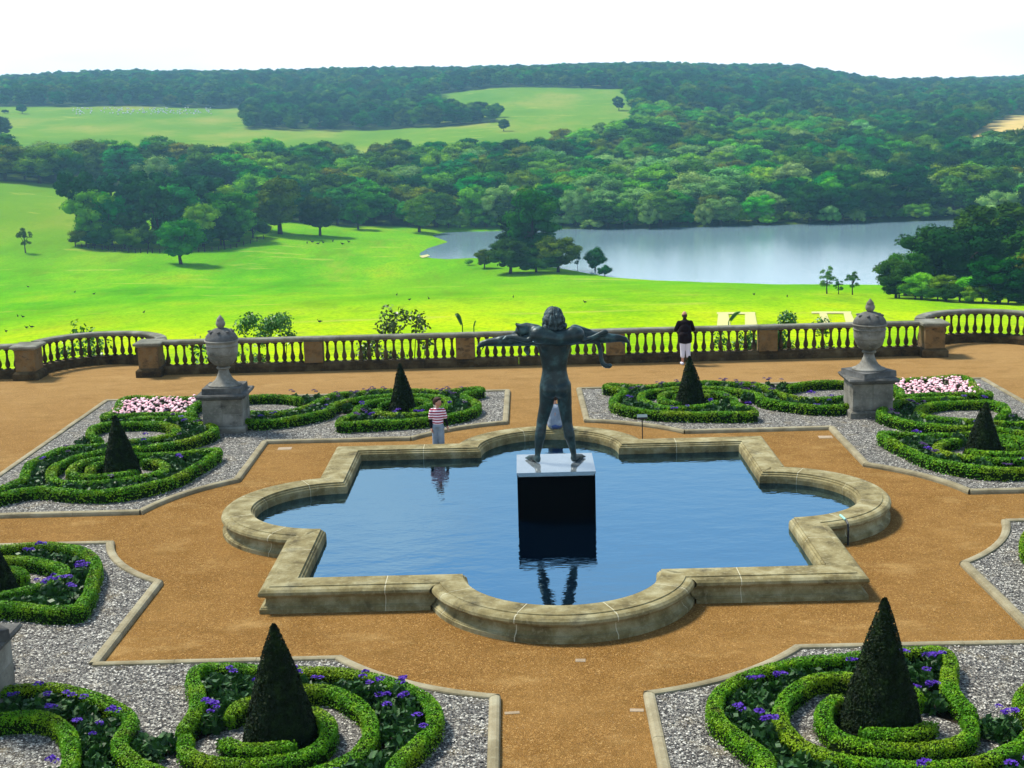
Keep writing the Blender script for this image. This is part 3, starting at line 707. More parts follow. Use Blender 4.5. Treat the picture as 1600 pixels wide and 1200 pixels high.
for px in np.arange(700, 1500, 19):
    fy = np.interp(px, [700, 760, 870, 1000, 1100, 1270, 1380, 1500], [361, 360, 357, 356, 353, 349, 346, 343]); g = gp(px+rng.uniform(-6, 6), fy, LAKE_Z); k = 1.008
    x, y = CAM[0]+(g[0]-CAM[0])*k, CAM[1]+(g[1]-CAM[1])*k; mt = ['light', 'willow', 'round', 'dark', 'light'][int(rng.integers(5))]
    w3 = 'left' if px < 950 else 'middle' if px < 1230 else 'right'
    tree('shore_bush', f'low {LABW[mt]} bush at the far waterline, {w3} stretch of the shore', 'bush', mt, (x, y, float(terrain_z(x, y))-.4), rng.uniform(4.5, 8.5), rng.uniform(.9, 1.5), f'{LABW[mt]} bushes along the {w3} far shore', 'shrub')
# low, cheap crowns for the masses
def gn_mass(name, idxs, mc, label):
    V = np.array([(mass[i][0], mass[i][1], mz[i]-.3) for i in idxs], np.float32)
    me = bpy.data.meshes.new(name); me.vertices.add(len(V)); me.vertices.foreach_set('co', V.ravel())
    a = me.attributes.new('scl', 'FLOAT_VECTOR', 'POINT'); a.data.foreach_set('vector', np.array([(mass[i][3]*mass[i][4],)*2+(mass[i][3],) for i in idxs], np.float32).ravel())
    a = me.attributes.new('rot', 'FLOAT_VECTOR', 'POINT'); a.data.foreach_set('vector', np.array([(0, 0, rnd.random()*6.28) for i in idxs], np.float32).ravel())
    o = link(name, me); o['kind'] = 'stuff'; o['label'] = label
    g = bpy.data.node_groups.new(name, 'GeometryNodeTree')
    g.interface.new_socket('Geometry', in_out='INPUT', socket_type='NodeSocketGeometry'); g.interface.new_socket('Geometry', in_out='OUTPUT', socket_type='NodeSocketGeometry')
    gi = g.nodes.new('NodeGroupInput'); go = g.nodes.new('NodeGroupOutput'); ip = g.nodes.new('GeometryNodeInstanceOnPoints')
    oi = g.nodes.new('GeometryNodeObjectInfo'); oi.inputs['Object'].default_value = mc; oi.inputs['As Instance'].default_value = True
    na1 = g.nodes.new('GeometryNodeInputNamedAttribute'); na1.data_type = 'FLOAT_VECTOR'; na1.inputs['Name'].default_value = 'scl'
    na2 = g.nodes.new('GeometryNodeInputNamedAttribute'); na2.data_type = 'FLOAT_VECTOR'; na2.inputs['Name'].default_value = 'rot'
    g.links.new(gi.outputs[0], ip.inputs['Points']); g.links.new(oi.outputs['Geometry'], ip.inputs['Instance'])
    g.links.new(na1.outputs[0], ip.inputs['Scale']); g.links.new(na2.outputs[0], ip.inputs['Rotation']); g.links.new(ip.outputs[0], go.inputs[0])
    md = o.modifiers.new('trees', 'NODES'); md.node_group = g; return o
crown_of = {}
for o in [o for o in bpy.data.objects if o.name.split('.')[0] == 'crown']:
    crown_of.setdefault(o.data.name, o)
groups = {}
for i, m in enumerate(mass): groups.setdefault((m[5], m[6], i % 3), []).append(i)
for (sh, mt, k), idxs in groups.items():
    mc, _ = proto(sh, mt, k)
    src = crown_of.get(mc.name)
    if src is None:
        m0 = mass[idxs.pop()]; t = tree('woodland_tree', f'{LABW[mt]} tree deep in the woods beyond the lake', sh, mt, (m0[0], m0[1], float(terrain_z(m0[0], m0[1]))), m0[3], m0[4], 'deep woodland trees')
        for c in t.children:
            if c.name.startswith('crown'): c.data = mc; src = c
        crown_of[mc.name] = src
    gn_mass('distant_woodland', idxs, src, f'{LABW[mt]} trees massed over the far hills')

# ---------------------------------------------------------------- terrace
BX, BY, BR = 15.5, 18.45, 2.25
poly = [(-45, -45), (45, -45), (45, BY+.45)]
for sgn in (1, -1):
    arc = [(sgn*BX+(BR+.55)*math.cos(a), BY+.2+(BR+.55)*math.sin(a)) for a in np.linspace(0, PI, 25)]
    poly += arc
poly += [(-45, BY+.45)]
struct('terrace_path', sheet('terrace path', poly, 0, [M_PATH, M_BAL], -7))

# pool
A_, RC, CC = 4.79, 1.806, 4.72
def rot90(P, k):
    for _ in range(k): P = [(-y, x) for x, y in P]
    return P
side = [(A_, -A_)]
h0 = math.asin((A_-CC)/RC)
hc = math.sqrt(RC*RC-(A_-CC)**2)
side += [(CC+RC*math.cos(a), RC*math.sin(a)) for a in np.linspace(-PI/2+h0, PI/2-h0, 31)]
pin = []
for k in range(4): pin += rot90(side, k)
pin = np.array(pin)                                       # ccw, outward = right of travel
Pc, Nc = sweep_stations(pin, True)
Pc = np.vstack([Pc, Pc[:1]]); Nc = np.vstack([Nc, Nc[:1]])
prof = [(-.10, -.2), (-.10, .30), (-.085, .36), (-.05, .385), (-.05, .405), (-.015, .42), (-.012, .45), (.43, .452), (.435, .435), (.455, .433), (.50, .437), (.555, .425), (.60, .385), (.612, .34), (.59, .305), (.555, .29), (.505, .28), (.49, .24), (.50, .17), (.53, .12), (.575, .10), (.575, .085), (.60, .08), (.60, -.2)]
Lc = np.concatenate([[0], np.cumsum(np.linalg.norm(np.diff(Pc, axis=0), axis=1))]); tot = Lc[-1]; per = tot/4
pool = thing('ornamental_pool', 'large quatrefoil stone pool of still water in the middle of the garden', 'pool')
cuts = []
sl = A_-hc; al = per-2*sl
for k in range(4):
    o = k*per
    cuts += [o+.0+sl*.55, o+sl+al*.14, o+sl+al*.38, o+sl+al*.62, o+sl+al*.86, o+per-sl*.55]
# start each stone run at the first cut; corner stones wrap the corner
PP = np.vstack([Pc, Pc[1:]]); NN = np.vstack([Nc, Nc[1:]])
cuts = cuts+[cuts[0]+tot]
for P_, N_ in split_path(PP, NN, cuts, .014):
    mb = MB(); sweep_piece(mb, P_, N_, prof); me = mb.mesh('coping stone', M_POOL)
    link('coping_stone', me, pool)
mb = MB(); prof2 = [(t+(-.004 if t > .25 else .004), z-(.003 if z > .2 and .0 < t < .5 else 0)) for t, z in prof]
for c in cuts[:-1]:
    for P_, N_ in split_path(PP, NN, [c-.02, c+.02], 0): sweep_piece(mb, P_, N_, prof2)
jo = link('mortar_joint', mb.mesh('mortar joints', M_MORTAR), pool)
# water: a sheet within the walls
wp = [(p[0]-.06*n[0], p[1]-.06*n[1]) for p, n in zip(Pc[:-1], Nc[:-1])]
link('pool_water', sheet('pool water', wp, .2, M_WATER), pool)

# beds
R8 = 4.7; q0 = math.asin(3.7/R8); q1 = math.asin(1.15/R8)
arcA = [(R8*math.sin(a), CC+R8*math.cos(a)) for a in np.linspace(q1, q0+.0, 14)]
bed_line = [(1.12, 13.75)]+arcA+[(7.65, 7.65)]+[(y, x) for x, y in arcA[::-1]]+[(13.75, 1.12), (13.75, 13.75)]
bed_line = np.array(bed_line)[::-1]                          # ccw
def arm_px(P): return [(a/90+.5, (1214-b)/90+.5) for a, b in P]
H = {
 'outer': arm_px([(925, 768), (845, 770), (793, 757), (765, 745), (722, 745), (722, 790), (737, 880), (757, 965), (795, 1030), (850, 1072), (910, 1082), (970, 1065), (1025, 1042), (1065, 1052), (1100, 1088), (1122, 1075), (1112, 1030), (1094, 970), (1107, 912), (1123, 825), (1112, 740), (1085, 684), (1013, 656), (942, 635), (900, 612), (866, 570), (872, 510), (914, 450), (965, 425), (1020, 424), (1070, 430), (1090, 475), (1074, 550), (1035, 600)]),
 'scroll': arm_px([(876, 817), (838, 833), (805, 885), (800, 930), (830, 965), (877, 993), (917, 1003), (963, 1003), (1008, 988), (1041, 941), (1059, 867), (1048, 799), (1022, 755), (990, 722), (950, 697), (888, 694), (835, 655), (790, 595), (773, 543), (785, 495), (815, 450), (850, 405), (893, 378), (962, 370), (1030, 380)]),
 'inner': arm_px([(862, 912), (880, 935), (916, 950), (958, 950), (995, 930), (1013, 884), (1005, 823), (975, 787), (930, 775)]),
 'core': arm_px([(945, 822), (968, 850), (972, 885), (960, 915)]),
}
frame = arm_px([(868, 348), (885, 338), (940, 322), (1013, 325), (1060, 335), (1095, 345), (1108, 325), (1092, 290), (1095, 240), (1108, 180), (1118, 120)])
fr = frame+[(y, x) for x, y in frame[::-1]][0:]
def hedge_mesh(P, dens, leaf, hw=.118, hh=.30, seed=0):
    P = catmull(P, .07); n = len(P); T = np.gradient(P, axis=0); T /= np.linalg.norm(T, axis=1)[:, None]+1e-9
    Nn = np.stack([T[:, 1], -T[:, 0]], 1); ang = np.linspace(0, PI, 11)
    # rounded box cross-section
    cx = np.sign(np.cos(ang))*np.abs(np.cos(ang))**.45*hw; cz = .04+np.abs(np.sin(ang))**.45*(hh-.04); cz[0] = cz[-1] = 0
    S = np.concatenate([[0], np.cumsum(np.linalg.norm(np.diff(P, axis=0), axis=1))]); L = S[-1]
    e = np.clip(np.minimum(S, L-S)/.16, 0, 1); e = np.sqrt(np.clip(1-(1-e)**2, 0, 1))*.92+.08
    V = np.zeros((n, 11, 3)); 
    for i in range(n):
        nz = [mn.noise(Vector((P[i, 0]*1.6+seed, P[i, 1]*1.6, k*.37))) for k in range(3)]
        w = (1+.16*nz[0])*e[i]; h = (1+.10*nz[1])*(e[i]*.25+.75); o = .02*nz[2]
        V[i, :, 0] = P[i, 0]+Nn[i, 0]*(cx*w+o); V[i, :, 1] = P[i, 1]+Nn[i, 1]*(cx*w+o); V[i, :, 2] = .05+cz*h
    N3 = np.zeros((n, 11, 3)); ca = np.cos(ang); sa = np.sin(ang)
    nx = np.sign(ca)*np.abs(ca)**1.4; nz_ = np.abs(sa)**1.4
    N3[..., 0] = Nn[:, :1]*nx; N3[..., 1] = Nn[:, 1:]*nx; N3[..., 2] = nz_
    core = V*1.; core[..., 0] -= N3[..., 0]*.025; core[..., 1] -= N3[..., 1]*.025; core[..., 2] -= N3[..., 2]*.025
    I = np.arange(n*11).reshape(n, 11); Fq = np.stack([I[:-1, :-1], I[:-1, 1:], I[1:, 1:], I[1:, :-1]], -1).reshape(-1, 4)
    caps = [[I[0, a], I[0, a+1], I[0, 9-a], I[0, 10-a]] for a in range(5)]+[[I[-1, 10-a], I[-1, 9-a], I[-1, a+1], I[-1, a]] for a in range(5)]
    Fq = np.vstack([Fq, caps])
    m = int(L*.95*dens); u = rng.random(m)*(n-1); v = rng.random(m)*9.98+.01
    i = u.astype(int); j = v.astype(int); fu = (u-i)[:, None]; fv = (v-j)[:, None]
    C = (V[i, j]*(1-fu)+V[i+1, j]*fu)*(1-fv)+(V[i, j+1]*(1-fu)+V[i+1, j+1]*fu)*fv; Nl = N3[i, j]*(1-fv)+N3[i, j+1]*fv
    # end caps too
    for e0, sg in ((0, -1), (n-1, 1)):
        k = int(.1*dens); a = rng.random(k)*PI; q = np.sqrt(rng.random(k))
        cx_ = np.sign(np.cos(a))*np.abs(np.cos(a))**.45*hw*q*.85; cz_ = .04+np.abs(np.sin(a))**.45*(hh-.06)*q
        Pp = np.stack([P[e0, 0]+Nn[e0, 0]*cx_, P[e0, 1]+Nn[e0, 1]*cx_, .05+cz_], 1); C = np.vstack([C, Pp]); Nl = np.vstack([Nl, np.tile([T[e0, 0]*sg, T[e0, 1]*sg, .2], (k, 1))])
    C = C+Nl*(rng.random(len(C))*.024-.008)[:, None]
    LV, LF = leaf_quads(C, Nl, leaf, .6, 1.25)
    return mesh_np('box hedge', np.vstack([core.reshape(-1, 3), LV]), np.vstack([Fq, LF+n*11]), [M_BOXCORE, M_BOX], False, [0]*len(Fq)+[1]*len(LF))
HL = {'outer': ('box_hedge', 'long outer ring of clipped box round the {c}'), 'scroll': ('box_hedge', 'clipped box scroll from the {c} to the corner'), 'inner': ('box_hedge', 'inner clipped box curl round the {c}'), 'core': ('box_hedge', 'shortest clipped box curl against the {c}')}
def quad_name(sx, sy): return {(1, 1): 'far right', (-1, 1): 'far left', (1, -1): 'near right', (-1, -1): 'near left'}[(sx, sy)]
def cone_name(sx, sy, arm):
    if arm == 0: return {(1, 1): 'yew cone before the standing man', (-1, 1): 'yew cone behind the boy', (1, -1): 'biggest yew cone at lower right', (-1, -1): 'near yew cone at lower left'}[(sx, sy)]
    return {(1, 1): 'small yew cone at the right edge', (-1, 1): 'yew cone left of the far left urn', (1, -1): 'yew cone past the right edge', (-1, -1): 'yew cone cut by the left edge'}[(sx, sy)]
M_mesh = {}
for sy in (1, -1):
    dens, leaf = (2300, .021) if sy < 0 else (900, .034)
    for arm in (0, 1):
        for key, P in H.items():
            P2 = [(y, x) for x, y in P] if arm == 0 else P
            P2 = [(x, y*sy) for x, y in P2]; me = hedge_mesh(P2, dens, leaf, seed=arm*7+sy*3)
            for sx in (1, -1):
                o = thing(HL[key][0], HL[key][1].format(c=cone_name(sx, sy, arm)), 'hedge', me=me, group='clipped box hedges of the parterre'); o.scale = (sx, 1, 1)
    me = hedge_mesh([(x, y*sy) for x, y in fr], dens, leaf, seed=5)
    for sx in (1, -1):
        if sy < 0: continue
        o = thing('box_hedge', f'box hedge framing the square of pink flowers in the {quad_name(sx, sy)} bed', 'hedge', me=me, group='clipped box hedges of the parterre'); o.scale = (sx, 1, 1)

# bed floors and kerbs
kprof = [(-.085, -.05), (-.085, .065), (-.075, .085), (-.04, .098), (.03, .098), (.07, .082), (.088, .045), (.09, -.05)]
ring = catmull(np.array(H['scroll'][1:14]+[H['scroll'][1]]), .2)      # round the cone
ring2 = catmull(np.array(H['outer'][22:]+[H['outer'][22]]), .2)      # corner scroll
outerp = catmull(np.array(H['outer'][0:24]+[H['outer'][0]])*1., .2)
i0 = 18
corn = catmull(np.array(H['scroll'][13:]+[(12.6, 9.6)]+[H['outer'][i] for i in (21, 20)]), .2)
hed_lines = [catmull(np.array(H[k]), .15) for k in ('outer', 'scroll', 'inner', 'core')]
for sx, sy in ((1, 1), (-1, 1), (1, -1), (-1, -1)):
    q = quad_name(sx, sy)
    bl = ccw([(x*sx, y*sy) for x, y in bed_line])
    gravel = struct('bed_gravel', sheet('bed gravel', [tuple(p) for p in bl], .055, M_GRAVEL))
    P_, N_ = sweep_stations(bl, True); P_ = np.vstack([P_, P_[:1]]); N_ = np.vstack([N_, N_[:1]])
    L_ = np.concatenate([[0], np.cumsum(np.linalg.norm(np.diff(P_, axis=0), axis=1))])
    corners = [0]; 
    for i in range(1, len(bl)):
        a = bl[i]-bl[i-1]; b = bl[(i+1) % len(bl)]-bl[i]
        if abs(math.atan2(a[0]*b[1]-a[1]*b[0], a@b)) > .35: corners.append(L_[i])
    corners.append(L_[-1]); cu = [0]
    for a, b in zip(corners[:-1], corners[1:]):
        n = max(1, int(round((b-a)/1.45))); cu += [a+(b-a)*(k+1)/n for k in range(n)]
    kb = thing('bed_kerb', f'rounded stone kerb edging the {q} garden bed', 'kerb', group='stone kerbs of the four beds')
    for p_, n_ in split_path(P_, N_, cu, .006):
        mb = MB(); dz = rng.normal(0, .003); sweep_piece(mb, p_, n_, [(t, z+dz) for t, z in kprof]); link('kerb_stone', mb.mesh('kerb stone', M_KERB), kb)
    for arm in (0, 1):
        f = (lambda P: [((y if arm == 0 else x)*sx, (x if arm == 0 else y)*sy) for x, y in P])
        struct('planting_soil', sheet('soil', [tuple(p) for p in ccw(f(outerp))], .063+arm*.002, M_SOIL))
        struct('planting_soil', sheet('soil', [tuple(p) for p in ccw(f(corn))], .068+arm*.002, M_SOIL))
        struct('bed_gravel', sheet('ring gravel', [tuple(p) for p in ccw(f(ring))], .074+arm*.002, M_GRAVEL))
        struct('bed_gravel', sheet('ring gravel', [tuple(p) for p in ccw(f(ring2))], .079+arm*.002, M_GRAVEL))
    if sy > 0:
        struct('planting_soil', sheet('soil', [tuple(p) for p in ccw([(a*sx, b*sy) for a, b in ((10.4, 10.4), (12.9, 10.4), (12.9, 12.9), (10.4, 12.9))])], .084, M_SOIL))
# loose pebbles over the bed gravel (geometry nodes)
def pebble_field():
    pts = []; allb = []
    for sx, sy in ((1, 1), (-1, 1), (1, -1), (-1, -1)):
        n = 26000 if sy < 0 else 12000
        x = rng.uniform(1.2, 13.6, n); y = rng.uniform(1.2, 13.6, n)
        if sy < 0:
            k = (y < 13.2) & ((sx < 0) | (x < 10.5)) & (x < 12); x = x[k]; y = y[k]
        k = inside(bed_line, x, y) & (polydist(bed_line, x, y) > .12); x = x[k]; y = y[k]
        so_ = np.zeros(len(x), bool)
        for arm in (0, 1):
            a, b = (x, y) if arm == 1 else (y, x)
            so_ |= (inside(outerp, a, b) & ~inside(ring, a, b)) | (inside(corn, a, b) & ~inside(ring2, a, b))
        so_ |= (x > 10.4) & (y > 10.4)
        x = x[~so_]; y = y[~so_]; allb.append(np.stack([x*sx, y*sy], 1))
    return np.vstack(allb)
PB = pebble_field()
s_ = 3
for mi_, (mat_, nm) in enumerate(zip(M_PEB, ('pale', 'grey', 'dark'))):
    Q = PB[mi_::3]; n = len(Q); r_ = rng.uniform(.010, .021, n)
    base = np.array([(1, 0, 0), (0, 1, 0), (-1, 0, 0), (0, -1, 0), (0, 0, 1)], float)
    th = rng.random(n)*6.28; ca, sa = np.cos(th), np.sin(th)
    sc = np.stack([r_*rng.uniform(.9, 1.5, n), r_, r_*rng.uniform(.5, .9, n)], 1)
    B = base[None]*sc[:, None]; Xp = B[..., 0]*ca[:, None]-B[..., 1]*sa[:, None]+Q[:, :1]; Yp = B[..., 0]*sa[:, None]+B[..., 1]*ca[:, None]+Q[:, 1:]; Zp = B[..., 2]+.081
    V = np.stack([Xp, Yp, Zp], -1).reshape(-1, 3); f = np.array([(0, 1, 4), (1, 2, 4), (2, 3, 4), (3, 0, 4)]); Fq = (np.arange(n)[:, None, None]*5+f[None]).reshape(-1, 3)
    o = link('loose_pebbles', mesh_np('pebbles', V, Fq, mat_)); o['kind'] = 'stuff'; o['label'] = f'{nm} loose pebbles on the bed gravel'

# yew cones
def cone_mesh(h, r, nl, leaf):
    t = np.linspace(0, 1, 18); prof = r*(1-t)**.82*(1+.02*np.sin(t*9)); prof[0] *= .96; z = .04+t*h
    a = np.linspace(0, 2*PI, 25)[:-1]; V = []
    for ti, pi_, zi in zip(t, prof, z):
        for aj in a: 
            q = max(pi_, .02)*(1+.07*mn.noise(Vector((math.cos(aj)*2, math.sin(aj)*2, zi*2+h*7))))-.02
            V.append((q*math.cos(aj), q*math.sin(aj), zi))
    I = np.arange(18*24).reshape(18, 24); Fq = np.stack([I[:-1], np.roll(I[:-1], -1, 1), np.roll(I[1:], -1, 1), I[1:]], -1).reshape(-1, 4)
    u = 1-np.sqrt(rng.random(nl)*.999); u = np.where(rng.random(nl) < .05, .93+.07*rng.random(nl), u)
    aa = rng.random(nl)*2*PI; q = r*(1-u)**.82+.012; C = np.stack([q*np.cos(aa), q*np.sin(aa), .04+u*h], 1)
    C[:, :2] *= np.array([1+.07*mn.noise(Vector((math.cos(a_)*2, math.sin(a_)*2, z_*2+h*7))) for a_, z_ in zip(aa, .04+u*h)])[:, None]*(1+rng.normal(0, .018, (nl, 1)))
    C[:, 0] += .03*np.sin(C[:, 2]*2.2+h*5)*C[:, 2]; V = np.array(V); V[:, 0] += .03*np.sin(V[:, 2]*2.2+h*5)*V[:, 2]
    Nl = np.stack([np.cos(aa), np.sin(aa), np.full(nl, .35)], 1); LV, LF = leaf_quads(C, Nl, leaf, .55, 1.6)
    return mesh_np('yew cone', np.vstack([V, LV]), np.vstack([Fq, LF+len(V)]), [M_BOXCORE, M_YEW], False, [0]*len(Fq)+[1]*len(LF))
CN = [(4.22, 10.6, 1, 1, 0, 1.52, .46), (4.15, 10.6, -1, 1, 0, 1.52, .42), (10.6, 4.2, 1, 1, 1, 1.35, .46), (10.55, 4.2, -1, 1, 1, 1.58, .47), (4.25, 10.6, 1, -1, 0, 1.90, .56), (4.12, 10.6, -1, -1, 0, 1.76, .53), (10.6, 4.2, -1, -1, 1, 1.3, .5), (10.6, 4.2, 1, -1, 1, 1.4, .5)]
for x, y, sx, sy, arm, h, r in CN:
    nm = cone_name(sx, sy, arm)
    thing('clipped_yew', {(1, 1, 0): 'dark clipped yew cone in front of the man at the balustrade', (-1, 1, 0): 'dark slender clipped yew cone in the bed behind the boy', (1, 1, 1): 'small dark clipped yew cone near the right edge', (-1, 1, 1): 'dark clipped yew cone left of the far left urn', (1, -1, 0): 'largest dark clipped yew cone in the near right bed', (-1, -1, 0): 'dark clipped yew cone in the near bed lower left', (-1, -1, 1): 'clipped yew cone cut by the left edge of the view', (1, -1, 1): 'clipped yew cone past the right edge of the view'}[(sx, sy, arm)], 'topiary', (x*sx, y*sy, 0), rnd.random()*6, 'clipped yew cones', cone_mesh(h, r, 15000 if sy < 0 else 6000, .026 if sy < 0 else .034))

# flowering plants
def plant_protos():
    out = []
    for k in range(5):
        n = 130; a = rng.random(n)*6.28; q = .20*np.sqrt(rng.random(n)); z = .05+.28*rng.random(n)*(1-q/.35)
        C = np.stack([q*np.cos(a), q*np.sin(a), z], 1); LV, LF = leaf_quads(C, C-np.array([0, 0, .05]), .075, .8, 1.7)
        fo = mesh_np('plant foliage', LV, LF, M_HELIO)
        C = []; heads = [2, 3, 1, 4, 2][k]
        for _ in range(heads):
            a = rng.random()*6.28; q = .15*rng.random()**.5; cx, cy, cz = q*math.cos(a), q*math.sin(a), .33+.09*rng.random(); hr = .038+.03*rng.random()
            m = 34; v = rng.normal(0, 1, (m, 3)); v /= np.linalg.norm(v, axis=1)[:, None]; v[:, 2] = np.abs(v[:, 2])*.45
            C.append(v*hr+np.array([cx, cy, cz]))
        C = np.vstack(C); LV, LF = leaf_quads(C, np.tile([0, 0, 1.], (len(C), 1)), .032, .5, 1.1)
        fl = mesh_np('flower head', LV, LF, M_PURP); fd = fl.copy(); fd.materials.clear(); fd.materials.append(M_DKPURP)
        out.append((fo, fl, fd))
    return out
PLP = plant_protos(); pc = 0; spare = []
def proj(x, y, z):
    q = np.array([x, y, z])-CAM; d = q@CF; return 800+F_PX*(q@CR)/d, 600-F_PX*(q@CU)/d
allpl = []
for sx, sy in ((1, 1), (-1, 1), (1, -1), (-1, -1)):
    for arm in (0, 1):
        cand = rng.uniform(5, 13.4, (9000, 2)); cand[:, 1] = rng.uniform(1, 10.6, 9000)
        a, b = cand[:, 0], cand[:, 1]
        ok = (inside(outerp, a, b) & ~inside(ring, a, b)) | (inside(corn, a, b) & ~inside(ring2, a, b))
        for hl in hed_lines: ok &= polydist(hl, a, b, False) > .22
        ok &= np.hypot(a-10.6, b-4.2) > .8
        cand = cand[ok]; got = []
        sp = .25 if sy < 0 else .34
        for c in cand:
            if all((c[0]-g[0])**2+(c[1]-g[1])**2 > sp*sp for g in got): got.append(c)
        for g in got:
            x, y = (g if arm == 1 else g[::-1]); x *= sx; y *= sy; px, py = proj(x, y, .3)
            if -30 < px < 1630 and py < 1225: allpl.append((x, y, px, py, sx, sy, arm))
allpl.sort(key=lambda p: p[1])
g_names = 'purple flowering plants between the box hedges'
stuffP = []
for i, (x, y, px, py, sx, sy, arm) in enumerate(allpl):
    fo, fl, fd = PLP[rng.integers(5)]
    if i < 290:
        ccx, ccy = ((10.6, 4.2) if arm == 1 else (4.2, 10.6)); ddx, ddy = x-ccx*sx, y-ccy*sy
        sd_ = ('to the right of' if ddx > 0 else 'to the left of') if abs(ddx) > abs(ddy) else ('behind' if ddy > 0 else 'in front of')
        o = thing('bedding_plant', f'purple bedding plant {sd_} the {cone_name(sx, sy, arm)}', 'plant', (x, y, .06), rnd.random()*6, f'purple bedding plants {sd_} the {cone_name(sx, sy, arm)}')
        k = rnd.uniform(.85, 1.2); o.scale = (k, k, k*rnd.uniform(.8, 1.15)); link('foliage', fo, o)['kind'] = 'stuff'
        if rnd.random() < (.55 if sy < 0 else .35): link('flower_heads', fl if (sy < 0 or rnd.random() < .45) else fd, o)['kind'] = 'stuff'
    else: stuffP.append((x, y, fo, fl if rnd.random() < .5 else fd, rnd.random() < .6))
if stuffP:
    VV, FF, MI, o_ = [], [], [], 0
    for x, y, fo, fl, hasf in stuffP:
        for me, mi in ((fo, 0), (fl, 1)):
            if mi and not hasf: continue
            n = len(me.vertices); c = np.empty(n*3, np.float32); me.vertices.foreach_get('co', c); c = c.reshape(-1, 3)+np.array([x, y, .06])
            VV.append(c); FF.append(np.arange(n).reshape(-1, 4)+o_); MI += [mi]*(n//4); o_ += n
    o = link('bedding_plants', mesh_np('bedding plants', np.vstack(VV), np.vstack(FF), [M_HELIO, M_DKPURP], False, MI)); o['kind'] = 'stuff'; o['label'] = 'remaining purple bedding plants in the far beds'
# pink squares
bp = []
for k in range(4):
    n = 46; a = rng.random(n)*6.28; q = .14*np.sqrt(rng.random(n)); C = np.stack([q*np.cos(a), q*np.sin(a), .04+.16*rng.random(n)], 1)
    LV, LF = leaf_quads(C, C, .075, .6, 1.2); fo = mesh_np('begonia foliage', LV, LF, M_BEGL)
    mb = MB()
    for _ in range(rng.integers(2, 5)):
        a = rng.random()*6.28; q = .13*rng.random()**.5; r_ = rng.uniform(.035, .06); mb.ell((q*math.cos(a), q*math.sin(a), .22+.05*rng.random()), (r_, r_, r_*.7), n=7, m=5)
    bp.append((fo, mb.mesh('pink blooms', M_PINK, False)))
for sx in (1, -1):
    side_ = 'right' if sx > 0 else 'left'
    for i in range(9):
        for j in range(9):
            x = 10.62+i*.262+rng.normal(0, .04); y = 10.62+j*.262+rng.normal(0, .04)
            if x+y > 25.35: continue
            fo, fl = bp[rng.integers(4)]
            o = thing('pink_flower_plant', f'low pale pink bedding plant in the square behind the far {side_} urn', 'plant', (x*sx, y, .07), rnd.random()*6, f'pink bedding plants behind the far {side_} urn'); link('foliage', fo, o)['kind'] = 'stuff'; link('blooms', fl, o)['kind'] = 'stuff'

# ---------------------------------------------------------------- urns on pedestals
def pedestal():
    o = thing('stone_pedestal', '', 'pedestal', group='square stone pedestals at the bed corners')
    mb = MB(); mb.frust(0, 0, .625, .62, -.05, .20); mb.frust(0, 0, .62, .57, .20, .25); link('base_block', mb.mesh('base block', M_URN), o)
    for zz, a, b in ((0, .26, .60), (1, .605, 1.0)):
        for sx_ in (-1, 1):
            mb = MB(); mb.box(*( (-.55, -.003) if sx_ < 0 else (.003, .55)), -.55, .55, a, b); link('stone_block', mb.mesh('stone block', M_URN), o)
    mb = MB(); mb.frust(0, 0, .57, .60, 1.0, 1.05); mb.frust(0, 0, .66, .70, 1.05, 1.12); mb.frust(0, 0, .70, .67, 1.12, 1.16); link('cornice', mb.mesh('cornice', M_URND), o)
    return o
def urn():
    o = thing('stone_urn', '', 'urn', group='lidded stone urns')
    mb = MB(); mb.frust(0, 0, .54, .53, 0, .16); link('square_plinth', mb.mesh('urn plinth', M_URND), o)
    def L(name, prof, mat, n=32):
        mb = MB(); mb.lathe(prof, n); me = mb.mesh(name, mat, True)
        link(name, me, o)
    L('foot', [(.46, .161), (.46, .20), (.40, .215), (.36, .24), (.26, .32), (.20, .42), (.155, .52), (.14, .60), (.14, .62)], M_URN)
    L('collar', [(.13, .62), (.18, .63), (.195, .66), (.18, .69), (.13, .70)], M_URN)
    mb = MB()     # gadrooned lower bowl
    pr = [(.13, .70), (.21, .74), (.29, .80), (.35, .88), (.385, .96), (.40, 1.02)]; n = 48
    for j in range(len(pr)-1): pass
    V = []; Fs = []
    for r, z in pr:
        for i in range(n):
            a = 2*PI*i/n; q = r*(1+.035*math.cos(a*16)*(1 if z < 1.0 else 0)); V.append((q*math.cos(a), q*math.sin(a), z))
    for j in range(len(pr)-1):
        for i in range(n): Fs.append((j*n+i, j*n+(i+1) % n, (j+1)*n+(i+1) % n, (j+1)*n+i))
    mb.add(V, Fs); link('fluted_bowl', mb.mesh('fluted bowl', M_URN, True), o)
    L('bowl', [(.40, 1.02), (.425, 1.05), (.43, 1.15), (.435, 1.25), (.44, 1.28), (.455, 1.29), (.455, 1.31), (.435, 1.32), (.445, 1.40), (.48, 1.415), (.48, 1.45), (.43, 1.46)], M_URN)
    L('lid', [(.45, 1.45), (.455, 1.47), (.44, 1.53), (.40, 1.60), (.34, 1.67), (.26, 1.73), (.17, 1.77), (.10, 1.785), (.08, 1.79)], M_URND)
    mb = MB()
    for i in range(8):
        a = 2*PI*i/8; mb.ell((.30*math.cos(a), .30*math.sin(a), 1.69), (.085, .05, .04), (0, -.0, a), 8, 5)
    link('lid_leaves', mb.mesh('lid leaves', M_URND, True), o)
    L('finial', [(.06, 1.77), (.085, 1.80), (.12, 1.85), (.135, 1.90), (.125, 1.95), (.10, 1.99), (.11, 2.01), (.08, 2.06), (.045, 2.10), (.01, 2.15)], M_URN, 14)
    return o
pd0 = pedestal(); ur0 = urn()
